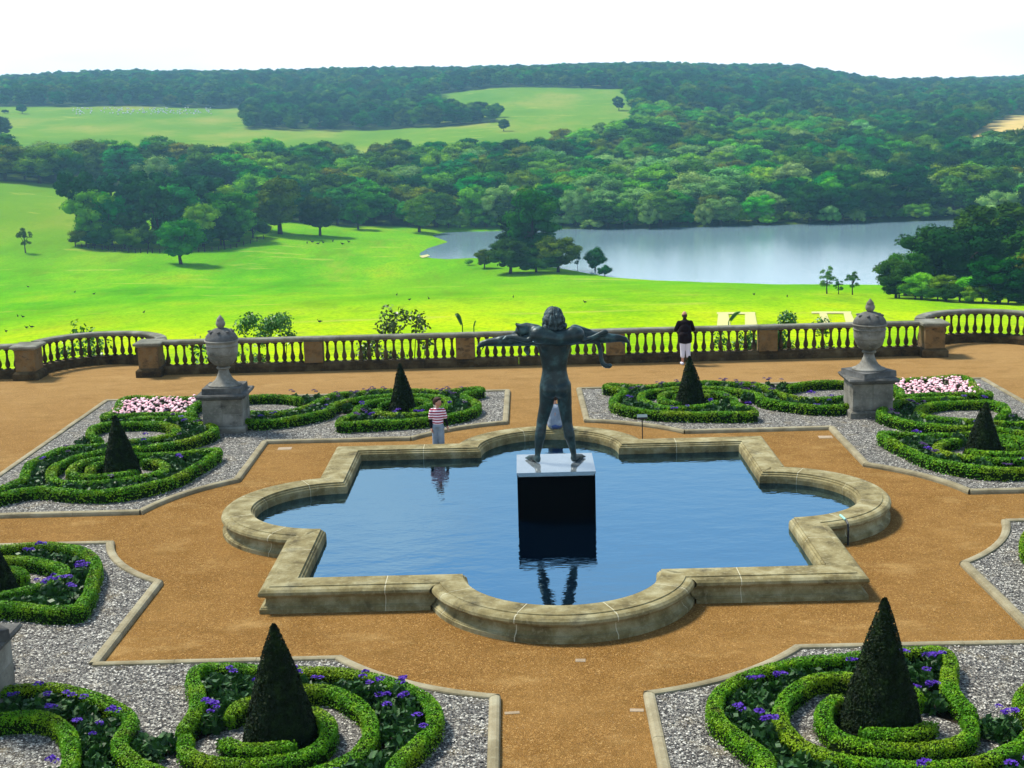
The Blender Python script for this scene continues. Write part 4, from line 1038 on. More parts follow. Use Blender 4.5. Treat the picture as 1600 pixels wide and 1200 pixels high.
UL = [(-9.0, 9.3, 'far left'), (9.02, 9.22, 'far right'), (-9.05, -9.3, 'near left'), (9.05, -9.3, 'near right')]
for k, (x, y, nm) in enumerate(UL):
    lp = f'grey stone pedestal under the urn of the {nm} bed' + (', cut by the left edge' if nm == 'near left' else '')
    lu = f'weathered lidded stone urn with finial on the {nm} pedestal'
    if k == 0: pd0.location = (x, y, 0); pd0['label'] = lp; ur0.location = (x, y, 1.161); ur0['label'] = lu
    else: dup(pd0, (x, y, 0), 0, lp); dup(ur0, (x, y, 1.161), .4*k, lu); 

# ---------------------------------------------------------------- balustrade
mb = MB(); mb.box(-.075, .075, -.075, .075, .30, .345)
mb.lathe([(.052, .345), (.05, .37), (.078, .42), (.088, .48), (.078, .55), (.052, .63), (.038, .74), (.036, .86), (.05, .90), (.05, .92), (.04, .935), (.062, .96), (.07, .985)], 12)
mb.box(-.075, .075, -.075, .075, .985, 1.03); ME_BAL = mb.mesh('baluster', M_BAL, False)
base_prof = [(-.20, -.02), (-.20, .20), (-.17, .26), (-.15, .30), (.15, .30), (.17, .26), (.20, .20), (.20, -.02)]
rail_prof = [(-.12, 1.03), (-.12, 1.06), (-.19, 1.09), (-.20, 1.14), (-.18, 1.175), (-.14, 1.19), (.14, 1.19), (.18, 1.175), (.20, 1.14), (.19, 1.09), (.12, 1.06), (.12, 1.03)]
def run(par, P, pitch=.2875, stones=1.31, skip=0):
    P, N = sweep_stations(np.array(P)); L = np.concatenate([[0], np.cumsum(np.linalg.norm(np.diff(P, axis=0), axis=1))]); T = L[-1]
    n = max(1, round(T/stones)); cu = [T*k/n for k in range(n+1)]
    for p_, n_ in split_path(P, N, cu, .008):
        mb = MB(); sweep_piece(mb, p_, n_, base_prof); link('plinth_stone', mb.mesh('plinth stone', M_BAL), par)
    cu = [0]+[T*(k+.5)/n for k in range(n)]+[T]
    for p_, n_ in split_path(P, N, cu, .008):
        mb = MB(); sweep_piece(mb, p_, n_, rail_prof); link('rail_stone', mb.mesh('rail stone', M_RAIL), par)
    nb = round(T/pitch)
    for k in range(nb):
        l = T*(k+.5)/nb; x = np.interp(l, L, P[:, 0]); y = np.interp(l, L, P[:, 1]); i = min(np.searchsorted(L, l), len(P)-1); d = P[i]-P[i-1]
        link('baluster', ME_BAL, par, (x, y, 0), math.atan2(d[1], d[0]))
def pier(par, x, y, w=.32, dpt=.22, big=False):
    mb = MB(); mb.box(x-w, x+w, y-dpt, y+dpt, .301, 1.035); link('pier', mb.mesh('pier', M_PIER), par)
    if big:
        mb = MB(); e = .1
        mb.add([(x+a*(w+e+c), y+b*(dpt+e+c), z) for z, c in ((-.02, .0), (.22, .0), (.30, -.08)) for a, b in ((-1, -1), (1, -1), (1, 1), (-1, 1))], [(3, 2, 1, 0)]+[(j*4+i, j*4+(i+1) % 4, j*4+4+(i+1) % 4, j*4+4+i) for j in (0, 1) for i in range(4)]+[(8, 9, 10, 11)])
        link('pier_base', mb.mesh('pier base', M_BAL), par)
        mb = MB(); mb.add([(x+a*(w+c), y+b*(dpt+c), z) for z, c in ((1.036, .02), (1.08, .06), (1.10, .12), (1.17, .13), (1.20, .08)) for a, b in ((-1, -1), (1, -1), (1, 1), (-1, 1))], [(3, 2, 1, 0)]+[(j*4+i, j*4+(i+1) % 4, j*4+4+(i+1) % 4, j*4+4+i) for j in range(4) for i in range(4)]+[(16, 17, 18, 19)])
        link('pier_cap', mb.mesh('pier cap', M_RAIL), par)
bs = thing('balustrade', 'long straight weathered stone balustrade across the terrace edge', 'balustrade')
XP = [-13.5, -7.85, -2.6, 2.6, 7.85, 13.5]
for a, b in zip(XP[:-1], XP[1:]):
    a2 = a+(.32 if abs(a) < 13 else .42); b2 = b-(.32 if abs(b) < 13 else .42); P = [(a2+.002, BY), (b2-.002, BY)]
    n0 = len(bs.children); Pn, Nn_ = sweep_stations(np.array([(a, BY), (b, BY)])); 
    run(bs, [(a2, BY), (b2, BY)])
for x in XP[1:-1]:
    pier(bs, x, BY)
    for pr, m_, nm in ((base_prof, M_BAL, 'plinth_stone'), (rail_prof, M_RAIL, 'rail_stone')):
        mb = MB(); P, N = sweep_stations(np.array([(x-.317, BY), (x+.317, BY)])); sweep_piece(mb, P, N, [(t*1.04, z) for t, z in pr]); link(nm, mb.mesh(nm, m_), bs)
for sgn, nm in ((-1, 'left'), (1, 'right')):
    cb = thing('balustrade', f'curved stone balustrade bowing outwards at the {nm} end of the terrace', 'balustrade')
    a = np.linspace(.19, PI-.19, 26); arc = [(sgn*BX+BR*math.cos(t), BY+.15+BR*math.sin(t)) for t in a]
    run(cb, arc, .30, 1.2)
    for k, xx in enumerate((BX-BR+.3-.1, BX+BR+.1)):
        pier(cb, sgn*(13.5 if k == 0 else 17.75), BY-.1, .34, .40, True)
    run(cb, [(sgn*18.1, BY), (sgn*26, BY)] if sgn > 0 else [(-26, BY), (-18.1, BY)])

# ---------------------------------------------------------------- shrubs just beyond the balustrade
def shrub(name, label, x, y, ztop, w, n, leaf, mat, stems=5, zb=-6, up=.3, asp=1.6):
    o = thing(name, label, 'shrub', (x, y, zb)); H_ = ztop-zb; r = np.random.default_rng(int(abs(x*10))+3)
    nl = 24; lob = np.stack([r.uniform(-w, w, nl), r.uniform(-.6, .6, nl), H_*(1-.5*r.random(nl)**1.2*1.0)-.35*r.random(nl)], 1)
    lob[:, 2] -= (np.abs(lob[:, 0])/w)**2*.45
    i = r.integers(nl, size=n); v = r.normal(0, 1, (n, 3)); v /= np.linalg.norm(v, axis=1)[:, None]; C = lob[i]+v*(.12+.28*r.random((n, 1)))
    LV, LF = leaf_quads(C, v+np.array([0, 0, up]), leaf, .6, asp); link('foliage', mesh_np(name, LV, LF, mat), o)
    mb = MB()
    for k in range(stems):
        L = lob[k]; mb.tube([(L[0]*.2, 0, 0), (L[0]*.6, L[1]*.5, H_*.5), tuple(L)], [.05, .03, .01], 5)
    link('stem', mb.mesh('stems', M_BARK), o); return o
M_SHRUB = m_leaf('shrub leaves', (.02, .10, .008), (.045, .17, .014), (.10, .27, .03), 3., .4, .4, trans=.15)
M_SHRUB2 = m_leaf('olive shrub leaves', (.03, .06, .008), (.05, .09, .012), (.10, .14, .03), 3., .4, .4, trans=.15)
shrub('leafy_shrub', 'bushy green shrub showing over the rail right of the left urn', -9.85, 20.0, 1.95, .85, 7000, .065, M_SHRUB)
shrub('leafy_shrub', 'open olive leaved shrub showing over the rail left of the statue', -5.2, 20.2, 2.0, 1.25, 2600, .085, M_SHRUB2, 9)
shrub('leafy_shrub', 'dense green shrub behind the balusters left of the far right urn', 9.2, 20.0, 1.35, 1.5, 9000, .07, M_SHRUB)
shrub('leafy_shrub', 'green shrub behind the balusters right of the standing man', 7.0, 20.0, 1.1, .8, 3500, .07, M_SHRUB)
shrub('leafy_shrub', 'green creeper behind the left curved balustrade', -16.9, 21.6, 1.35, .7, 900, .10, M_SHRUB)
shrub('leafy_shrub', 'green shrub low behind the balusters left of the far left urn', -11.8, 20.0, .95, 1.0, 700, .10, M_SHRUB)
def frond(x, y, z, L, dx, name, label, wid=.14, teeth=True):
    o = thing(name, label, 'plant', (x, y, z-3)); mb = MB(); n = 14
    pts = [(dx*L*(i/n)**1.3, 0, 3-.2+L*math.sin(min(i/n, 1)*1.5)*.8) for i in range(n+1)]
    mb.tube([(0, 0, 0)]+pts, [.03]+[.02]*(n)+[.008], 5)
    for i in range(2, n):
        p = pts[i]; w_ = wid*math.sin(PI*(i/n)**.8); 
        for s2 in (-1, 1):
            mb.add([(p[0], p[1], p[2]), (p[0]+.02, p[1]+s2*.04, p[2]+s2*w_*.5), (p[0]+.06*dx, p[1]+s2*.06, p[2]+s2*w_-.02), (p[0]+.09*dx, p[1], p[2]+.04)], [(0, 1, 2, 3)])
    link('leaf', mb.mesh('leaf', M_SHRUB), o)
frond(-2.75, 20., 1.45, .45, -.5, 'banana_leaf', 'torn banana leaf poking above the rail left of the statue', .16)
frond(-2.35, 20.2, 1.32, .25, .3, 'banana_leaf', 'short banana leaf tip right beside the torn one', .1)
frond(6.75, 20., 1.3, .42, .9, 'palm_frond', 'small fern frond over the rail right of the standing man', .1)
# lower terrace walks: pale paths below, seen over the rail on the right
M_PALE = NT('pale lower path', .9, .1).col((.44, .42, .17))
def land_sheet(name, pxs, mat, lift=.12, n=14):
    (a, b, c, d) = [hit(*p) for p in pxs]; V = []; 
    for i in range(n+1):
        for j in range(n+1):
            u, v = i/n, j/n; p = (a*(1-u)+b*u)*(1-v)+(d*(1-u)+c*u)*v; V.append((p.x, p.y, float(terrain_z(p.x, p.y))+lift))
    I = np.arange((n+1)**2).reshape(n+1, n+1); Fq = np.stack([I[:-1, :-1], I[1:, :-1], I[1:, 1:], I[:-1, 1:]], -1).reshape(-1, 4)
    struct(name, mesh_np(name, V, Fq, mat))
land_sheet('lower_path', [(1120, 489), (1180, 489), (1180, 492), (1120, 492)], M_PALE)
land_sheet('lower_path', [(1122, 492), (1138, 492), (1142, 512), (1120, 512)], M_PALE)
land_sheet('lower_path', [(1164, 492), (1180, 492), (1184, 512), (1164, 512)], M_PALE)
land_sheet('lower_path', [(1268, 488), (1330, 488), (1330, 491), (1268, 491)], M_PALE)
land_sheet('lower_path', [(1280, 491), (1292, 491), (1298, 508), (1284, 508)], M_PALE)
land_sheet('lower_path', [(1318, 491), (1330, 491), (1338, 508), (1322, 508)], M_PALE)
land_sheet('pale_shore_strip', [(655, 401), (688, 393), (680, 396), (660, 404)], M_PALE, .25, 6)  # narrow pale strip at the left end of the lake

# birds on the grass
def bird_mesh():
    mb = MB(); mb.ell((0, 0, .32), (.38, .17, .17), n=10, m=6); mb.capsule((.28, 0, .38), (.42, 0, .62), .07, .05, 8, 3); mb.ell((.46, 0, .66), (.09, .06, .06), n=8, m=5)
    mb.tube([(.52, 0, .66), (.64, 0, .63)], [.03, .008], 5); mb.tube([(-.3, 0, .33), (-.58, 0, .28)], [.09, .03], 6)
    for s2 in (-1, 1): mb.tube([(0, s2*.07, .2), (0, s2*.07, -.02)], .02, 5)
    return mb.mesh('bird', M_SLEEVE, True)
BM = bird_mesh()
for k, (px, py) in enumerate([(10, 520), (42, 514), (50, 513), (28, 496), (36, 497), (117, 458), (147, 461), (44, 450), (225, 490), (500, 505), (640, 470), (802, 466), (914, 474), (480, 382), (488, 380), (497, 383), (505, 381), (520, 379), (545, 380), (535, 383), (1178, 462), (1230, 465), (1390, 448), (620, 462), (670, 468)]):
    far = py < 400; p = hit(px, py)
    b = thing('goose', 'dark goose far out on the grass before the lake' if far else ('dark goose on the grass near the left edge' if px < 60 else f'small dark goose alone on the park grass, {["left", "middle", "right"][min(2, int(px/540))]} part of the meadow'), 'bird', (p.x, p.y, p.z+.02), rnd.random()*6, 'dark geese grazing the park', BM); b.scale = (.85,)*3 if not far else (1.5,)*3
# a flock far off on the left field
mb = MB()
for _ in range(150):
    p = hit(rng.uniform(110, 330), rng.uniform(169, 179)); mb.ell((p.x, p.y, p.z+.5), (.9, .5, .55), (0, 0, rng.random()*3), 6, 4)
o = link('sheep_flock', mb.mesh('sheep flock', M_WHITE)); o['kind'] = 'stuff'; o['label'] = 'pale flock of sheep scattered over the far left field'
# fence round the clump
fn = thing('park_fence', 'low dark rail fence curving round the foot of the fenced tree clump', 'fence')
fp = [hit(x, y) for x, y in catmull(np.array([(118, 386), (160, 391), (220, 396), (250, 396), (320, 394), (370, 387), (412, 374)]), 9)]
for p in fp:
    mb = MB(); mb.box(p.x-.15, p.x+.15, p.y-.15, p.y+.15, p.z-.2, p.z+1.5); link('post', mb.mesh('post', M_BARK), fn)
for zz in (.5, .95, 1.35):
    mb = MB(); mb.tube([(p.x, p.y, p.z+zz) for p in fp], .07, 4); link('rail', mb.mesh('rail', M_BARK), fn)

# ---------------------------------------------------------------- plinth and statue
pl = thing('statue_plinth', 'black polished plinth with a slate slab standing in the pool', 'plinth', (.025, .045, 0))
mb = MB(); mb.box(-.815, .815, -.78, .78, -.1, 1.13); link('block', mb.mesh('plinth block', M_BLACK), pl)
mb = MB(); mb.box(-.79, .79, -.755, .755, 1.131, 1.174); link('recess', mb.mesh('recess', M_SLATE), pl)
mb = MB(); mb.box(-.825, .825, -.79, .79, 1.175, 1.23); link('slab', mb.mesh('slab', M_SLATE), pl)
st = thing('bronze_statue', 'dark bronze statue of a naked long haired man carrying a big cat across his shoulders', 'statue', (0, .12, 1.232))
def Z(z): return z-1.232-.05
b = MB(); c = b.capsule; e = b.ell
# legs: x, y, z in statue space (facing +Y)
for sx, xk, xa, xt in ((-1, -.24, -.345, -.52), (1, .30, .425, .58)):
    hx = .065+sx*.165
    c((hx, 0, Z(2.95)), (hx+sx*.03, .02, Z(2.55)), .175, .155); c((hx+sx*.02, .02, Z(2.6)), (xk+.0, .03, Z(2.14)), .155, .118)
    e((xk, .045, Z(2.12)), (.118, .11, .13))
    kx = xk+sx*.05; c((xk, .02, Z(2.12)), (xk+sx*.045, -.03, Z(1.86)), .112, .122); c((xk+sx*.045, -.035, Z(1.88)), (xa, -.0, Z(1.46)), .118, .062)
    e((xk+sx*.04, -.055, Z(1.90)), (.115, .09, .19)); c((xa, -.01, Z(1.5)), (xa, -.02, Z(1.40)), .055, .06); e((xa, -.06, .06), (.062, .075, .06))
    c((xa, -.05, .09), (xa+sx*.10, .14, .075), .072, .062); c((xa+sx*.09, .12, .055), (xa+sx*.17, .25, .045), .075, .058)
    for tq in range(5):
        u = (tq-2)/2; c((xa+sx*.16+u*.055, .26-.025*u*sx, .035), (xa+sx*.205+u*.06, .345-.035*u*sx-.02*abs(u), .028), .027, .022, 8, 3)
# trunk as one lofted form, then buttocks and shoulder blades
V = []; SEC = [(2.72, .14, .12), (2.80, .27, .17), (2.92, .322, .195), (3.04, .31, .19), (3.16, .283, .175), (3.28, .262, .16), (3.38, .266, .162), (3.50, .288, .172), (3.64, .318, .185), (3.78, .355, .195), (3.92, .395, .20), (4.04, .415, .18), (4.12, .33, .14), (4.18, .18, .10)]
for z, w_, d_ in SEC:
    for k in range(28):
        a = 2*PI*k/28; bk = math.sin(a) < -.2; g = 1-.09*math.exp(-((a-1.5*PI)/.22)**2)
        V.append((.055+w_*math.copysign(abs(math.cos(a))**.9, math.cos(a)), d_*math.sin(a)*g, Z(z)))
b.add(V, [(r_*28+i_, r_*28+(i_+1) % 28, (r_+1)*28+(i_+1) % 28, (r_+1)*28+i_) for r_ in range(len(SEC)-1) for i_ in range(28)]+[tuple(reversed(range(28))), tuple((len(SEC)-1)*28+i_ for i_ in range(28))])
e((-.055, -.09, Z(2.87)), (.165, .145, .185)); e((.175, -.09, Z(2.87)), (.165, .145, .185))
e((-.11, -.13, Z(3.86)), (.13, .07, .17), (0, .3, 0)); e((.22, -.13, Z(3.86)), (.13, .07, .17), (0, -.3, 0)); e((-.03, -.12, Z(3.45)), (.06, .05, .25)); e((.14, -.12, Z(3.45)), (.06, .05, .25))
e((.055, -.02, Z(4.03)), (.40, .16, .14)); c((.055, .03, Z(4.0)), (.055, .06, Z(4.25)), .13, .11)
# arms
for sx, pts in ((-1, [(-.34, 0, 4.0), (-.88, .02, 3.94), (-1.36, .0, 3.91)]), (1, [(.45, 0, 4.0), (.99, .02, 3.95), (1.44, .0, 3.93)])):
    p = [(x, y, Z(z)) for x, y, z in pts]
    e(p[0], (.20, .17, .19)); c(p[0], p[1], .18, .125); e(((p[0][0]+p[1][0])/2, .0, (p[0][2]+p[1][2])/2-.01), (.26, .13, .145)); c(p[1], p[2], .128, .08); e(((p[1][0]*.7+p[2][0]*.3), 0, p[1][2]), (.19, .11, .112))
    h = p[2]; c(h, (h[0]+sx*.11, h[1]-.0, h[2]-.03), .068, .07)
    for f_ in range(4):
        y_ = -.055+f_*.037; L_ = (.07, .085, .08, .065)[f_]
        b.capsule((h[0]+sx*.14, y_, h[2]-.04), (h[0]+sx*(.16+L_*.5), y_, h[2]-.05-L_*.6), .028, .026, 8, 3); b.capsule((h[0]+sx*(.16+L_*.5), y_, h[2]-.05-L_*.6), (h[0]+sx*.16, y_, h[2]-.08-L_*1.2), .026, .02, 8, 3)
    b.capsule((h[0]+sx*.04, .06, h[2]-.05), (h[0]+sx*.09, .11, h[2]-.13), .026, .022, 8, 3); b.capsule((h[0]+sx*.09, .11, h[2]-.13), (h[0]+sx*.12, .10, h[2]-.19), .022, .018, 8, 3)
# head
e((.06, .06, Z(4.42)), (.155, .185, .215)); e((.06, .16, Z(4.36)), (.11, .12, .15)); e((.06, .265, Z(4.40)), (.028, .04, .055)); e((.06, .235, Z(4.32)), (.05, .03, .02)); e((.06, .21, Z(4.25)), (.05, .04, .04))
for sx in (-1, 1): e((.06+sx*.06, .225, Z(4.44)), (.03, .02, .018)); e((.06+sx*.155, .05, Z(4.40)), (.02, .04, .055))
link('body', blend(b, 'statue body', M_BRONZE, .021, 5), st)
b = MB(); e = b.ell; c = b.capsule
e((.06, .02, Z(4.42)), (.205, .21, .225)); e((.06, -.05, Z(4.36)), (.235, .19, .19)); e((-.06, -.07, Z(4.22)), (.12, .12, .10)); e((.18, -.07, Z(4.21)), (.13, .12, .09)); e((.06, -.09, Z(4.2)), (.15, .11, .09))
e((.06, -.03, Z(4.30)), (.215, .17, .15)); e((-.13, -.0, Z(4.24)), (.07, .10, .09)); e((.25, .0, Z(4.23)), (.08, .10, .08))
def lock(q):
    a = math.atan2(q.y, q.x-.06); n1 = mn.noise(Vector((q.x*5, q.y*5, q.z*4))); n2 = mn.noise(Vector((q.x*14+7, q.y*14, q.z*5)))
    return .034*n2+.016*mn.noise(Vector((math.cos(a)*9, math.sin(a)*9, q.z*3+3*n1)))
link('hair', blend(b, 'statue hair', M_BRHAIR, .011, 3, .4, lock), st)
# the cat: head left, hips right, draped behind the neck
b = MB(); e = b.ell; c = b.capsule; yb = -.17
c((-.28, yb, Z(4.07)), (.12, yb-.03, Z(3.99)), .19, .165); c((.12, yb-.03, Z(3.99)), (.52, yb, Z(4.05)), .165, .18)
e((-.24, yb-.02, Z(4.08)), (.17, .15, .185)); e((.46, yb-.01, Z(4.07)), (.20, .15, .17)); e((.10, yb-.02, Z(3.98)), (.25, .13, .13))
c((-.30, yb+.10, Z(4.16)), (-.52, .02, Z(4.20)), .12, .115); e((-.58, .0, Z(4.15)), (.18, .16, .15)); c((-.64, .06, Z(4.09)), (-.76, .10, Z(4.05)), .10, .075)
for yy in (-.09, .12): c((-.66, yy, Z(4.23)), (-.75, yy-.01, Z(4.30)), .055, .014, 8, 3)
c((-.30, yb-.02, Z(4.05)), (-.50, yb-.04, Z(3.96)), .09, .065); c((-.50, yb-.04, Z(3.96)), (-.82, yb+.03, Z(4.03)), .066, .05); c((-.82, yb+.03, Z(4.03)), (-.95, yb+.05, Z(4.02)), .05, .055)
for k in range(4): c((-.95, yb+.01+k*.028, Z(4.02)), (-1.02, yb+.0+k*.03, Z(3.99)), .026, .022, 6, 3)
c((-.34, .10, Z(4.05)), (-.55, .20, Z(3.7)), .07, .05); c((-.55, .20, Z(3.7)), (-.50, .16, Z(3.62)), .045, .04)
c((.50, yb, Z(4.06)), (.66, yb-.03, Z(3.93)), .11, .075); c((.66, yb-.03, Z(3.93)), (.86, yb-.02, Z(3.99)), .062, .05); c((.86, yb-.02, Z(3.99)), (1.10, yb+.02, Z(4.09)), .05, .055); e((1.12, yb+.03, Z(4.09)), (.085, .065, .06))
c((.50, yb+.14, Z(4.14)), (.80, .04, Z(4.06)), .12, .08); c((.80, .04, Z(4.06)), (1.0, .08, Z(4.0)), .07, .05)
tl = [(.56, yb+.05, 3.98), (.80, yb+.12, 3.92), (.98, yb+.10, 3.86), (1.02, yb+.02, 3.72), (1.03, yb, 3.56), (1.06, yb, 3.44), (1.12, yb, 3.375), (1.20, yb-.01, 3.37), (1.22, yb-.02, 3.385)]
for p, q in zip(tl[:-1], tl[1:]): c((p[0], p[1], Z(p[2])), (q[0], q[1], Z(q[2])), .052, .05, 10, 3)
link('carried_cat', blend(b, 'carried cat', M_BRONZE, .02, 4), st)

# ---------------------------------------------------------------- people
def hand(mb, w, d, side, s=1., curl=.5):
    """palm at wrist w pointing along d (unit), five fingers"""
    w = Vector(w); d = Vector(d).normalized(); up = Vector(side).normalized(); n = d.cross(up).normalized()
    mb.capsule(w, w+d*.06*s, .024*s, .033*s, 8, 3)
    for i in range(4):
        o = up*(-.028+.019*i)*s; L = (.062, .072, .068, .052)[i]*s; k1 = w+d*.085*s+o; k2 = k1+(d*(1-curl*.3)+n*curl*.6).normalized()*L*.5; k3 = k2+(d*(.6-curl*.6)+n*curl).normalized()*L*.5
        mb.capsule(k1-d*.02*s, k2, .0095*s, .009*s, 6, 2); mb.capsule(k2, k3, .009*s, .0075*s, 6, 2)
    t0 = w+d*.02*s-up*.02*s; t1 = t0+(d*.6-up*.8)*.035*s; t2 = t1+(d*.9-up*.1+n*.3)*.03*s
    mb.capsule(t0, t1, .012*s, .011*s, 6, 2); mb.capsule(t1, t2, .011*s, .009*s, 6, 2)
def head(mb, p, face, s):
    p = Vector(p); f = Vector(face).normalized(); r = f.cross(Vector((0, 0, 1))).normalized(); az = math.atan2(f.y, f.x)
    mb.ell(p, (.092*s, .075*s, .115*s), (0, 0, az)); mb.ell(p+f*.035*s-Vector((0, 0, .045*s)), (.055*s, .055*s, .065*s), (0, 0, az))
    mb.ell(p+f*.098*s-Vector((0, 0, .01*s)), (.018*s, .012*s, .022*s), (0, 0, az)); mb.ell(p+f*.082*s-Vector((0, 0, .055*s)), (.01*s, .024*s, .009*s), (0, 0, az))
    for k in (-1, 1):
        mb.ell(p+f*.08*s+r*k*.03*s+Vector((0, 0, .012*s)), (.012*s, .016*s, .008*s), (0, 0, az)); mb.ell(p+r*k*.078*s-Vector((0, 0, .005*s)), (.02*s, .01*s, .03*s), (0, 0, az))
# boy: standing behind the far rim, turned to the right
bx, by = -2.85, 6.12
boy = thing('person', 'boy in a pink and white striped shirt and grey trousers behind the pool rim', 'person', (bx, by, 0))
b = MB(); c = b.capsule; e = b.ell
for sx in (-1, 1):
    c((sx*.07, 0, .70), (sx*.075, .01, .40), .08, .06); c((sx*.075, .01, .40), (sx*.08, -.01, .08), .055, .036); c((sx*.08, -.02, .04), (sx*.10, -.14, .03), .036, .032)
e((0, 0, .78), (.135, .095, .13)); e((0, 0, .98), (.135, .09, .18)); e((0, 0, 1.10), (.15, .09, .10)); c((0, 0, 1.16), (.01, .0, 1.26), .045, .042)
head(b, (.02, -.01, 1.345), (.85, -.5, -.05), .98)
c((-.155, 0, 1.12), (-.185, -.01, .88), .045, .036); c((-.185, -.01, .88), (-.165, -.05, .68), .035, .026); hand(b, (-.165, -.055, .665), (.15, -.2, -1), (0, 1, 0), .9)
c((.155, 0, 1.12), (.20, .02, .90), .045, .036); c((.20, .02, .90), (.245, -.0, .71), .035, .026); hand(b, (.247, -.0, .70), (.1, -.1, -1), (0, 1, 0), .9)
link('body', blend(b, 'boy body', M_SKIN, .009, 3), boy)
b = MB(); e = b.ell; c = b.capsule
e((0, 0, .96), (.155, .115, .21)); e((0, 0, 1.09), (.17, .105, .11)); e((0, 0, .82), (.15, .112, .10)); c((-.145, 0, 1.12), (-.185, -.01, .95), .068, .06); c((.145, 0, 1.12), (.195, .015, .95), .068, .06)
link('striped_shirt', blend(b, 'striped shirt', M_STRIPE, .012, 3), boy)
b = MB(); c = b.capsule; c((-.182, -.005, .97), (-.188, -.01, .88), .05, .046); c((-.188, -.01, .88), (-.168, -.048, .70), .045, .035); c((.19, .015, .97), (.202, .02, .90), .05, .046); c((.202, .02, .90), (.243, .0, .73), .045, .035)
link('sleeves', blend(b, 'sleeves', M_SLEEVE, .011, 2), boy)
b = MB(); c = b.capsule; b.ell((0, 0, .74), (.148, .108, .11))
for sx in (-1, 1): c((sx*.068, 0, .70), (sx*.078, .01, .38), .095, .08); c((sx*.078, .01, .38), (sx*.085, 0, .08), .08, .072)
link('trousers', blend(b, 'trousers', M_JEAN, .012, 3), boy)
b = MB(); b.ell((.0, .01, 1.385), (.10, .095, .10)); b.ell((-.035, .035, 1.35), (.085, .085, .10)); b.ell((.04, -.02, 1.435), (.075, .07, .04))
link('hair', blend(b, 'hair', M_HAIRB, .009, 2), boy)
# man leaning at the balustrade, seen from behind
man = thing('person', 'man in a dark jacket leaning on the balustrade with his back turned', 'person', (4.93, 17.72, 0))
b = MB(); c = b.capsule; e = b.ell
for sx in (-1, 1):
    c((sx*.085, 0, .88), (sx*.09, .0, .50), .085, .06); c((sx*.09, .0, .50), (sx*.095, -.03, .10), .058, .04); c((sx*.095, -.05, .05), (sx*.13, .12, .035), .042, .036)
e((0, 0, .95), (.165, .12, .15)); e((0, .08, 1.2), (.17, .12, .26)); e((0, .13, 1.40), (.19, .11, .12)); c((0, .17, 1.5), (0, .19, 1.58), .055, .052); head(b, (0, .22, 1.685), (.12, 1, -.2), 1.12)
for sx in (-1, 1):
    c((sx*.21, .13, 1.42), (sx*.29, .22, 1.18), .055, .042); c((sx*.29, .22, 1.20), (sx*.14, .55, 1.235), .042, .03); hand(b, (sx*.13, .57, 1.235), (-sx*.5, 1, 0), (0, 0, 1), 1., .4)
link('body', blend(b, 'man body', M_SKIN, .010, 3), man)
b = MB(); c = b.capsule; e = b.ell
e((0, .02, .92), (.225, .155, .19)); e((0, .06, 1.16), (.225, .15, .28)); e((0, .12, 1.40), (.235, .135, .14)); c((0, .15, 1.46), (0, .17, 1.53), .09, .075); c((-.07, 0, 1.0), (-.07, .01, .86), .165, .165); c((.07, 0, 1.0), (.07, .01, .86), .165, .165); e((0, .01, .80), (.235, .16, .07))
for sx in (-1, 1): c((sx*.20, .13, 1.43), (sx*.30, .21, 1.18), .082, .07); c((sx*.30, .21, 1.19), (sx*.16, .50, 1.245), .068, .052)
link('jacket', blend(b, 'jacket', M_JACK, .014, 3), man)
b = MB(); c = b.capsule
for sx in (-1, 1): c((sx*.09, 0, .85), (sx*.092, .0, .50), .11, .085); c((sx*.092, 0, .50), (sx*.095, -.025, .30), .085, .075)
link('white_shorts', blend(b, 'white shorts', M_WHITE, .012, 3), man)
b = MB()
for sx in (-1, 1): b.capsule((sx*.10, -.06, .055), (sx*.13, .13, .04), .052, .046)
link('shoes', blend(b, 'shoes', M_WHITE, .01, 2), man)
b = MB(); b.ell((0, .20, 1.665), (.094, .10, .085)); b.ell((0, .16, 1.64), (.085, .065, .06)); link('hair', blend(b, 'hair', M_HAIRB, .01, 2), man)
# seated figure on the far rim
sp_ = thing('person', 'seated person in a grey top on the far pool rim, seen between the statue legs', 'person', (.19, 6.62, .45))
b = MB(); c = b.capsule; e = b.ell
e((0, 0, .10), (.18, .14, .12)); e((0, .03, .32), (.15, .11, .22)); e((0, .08, .50), (.175, .11, .12)); c((0, .12, .60), (0, .14, .70), .05, .05); head(b, (0, .18, .79), (0, 1, -.5), 1.)
for sx in (-1, 1):
    c((sx*.09, .02, .09), (sx*.13, .46, .12), .085, .06); c((sx*.13, .46, .12), (sx*.13, .50, -.33), .055, .04); c((sx*.13, .48, -.40), (sx*.14, .62, -.41), .036, .032)
    c((sx*.19, .08, .53), (sx*.24, .18, .28), .05, .04); c((sx*.24, .18, .28), (sx*.10, .40, .24), .038, .028); hand(b, (sx*.10, .41, .24), (-sx*.3, 1, -.1), (0, 0, 1), 1., .5)
link('body', blend(b, 'seated body', M_SKIN, .010, 3), sp_)
b = MB(); e = b.ell; c = b.capsule
c((-.05, .01, .12), (-.06, .08, .52), .15, .13); c((.05, .01, .12), (.06, .08, .52), .15, .13); e((0, .07, .50), (.20, .13, .13))
for sx in (-1, 1): c((sx*.18, .08, .54), (sx*.24, .17, .30), .07, .06)
link('grey_top', blend(b, 'grey top', M_GREY, .013, 3, .5, lambda co_: .008*mn.noise(co_*9)), sp_)
b = MB(); c = b.capsule; b.ell((0, .01, .09), (.20, .165, .10))
for sx in (-1, 1): c((sx*.09, .02, .09), (sx*.13, .47, .12), .10, .075); c((sx*.13, .47, .11), (sx*.13, .50, -.34), .072, .06)
link('trousers', blend(b, 'trousers', M_BLUE, .013, 3), sp_)
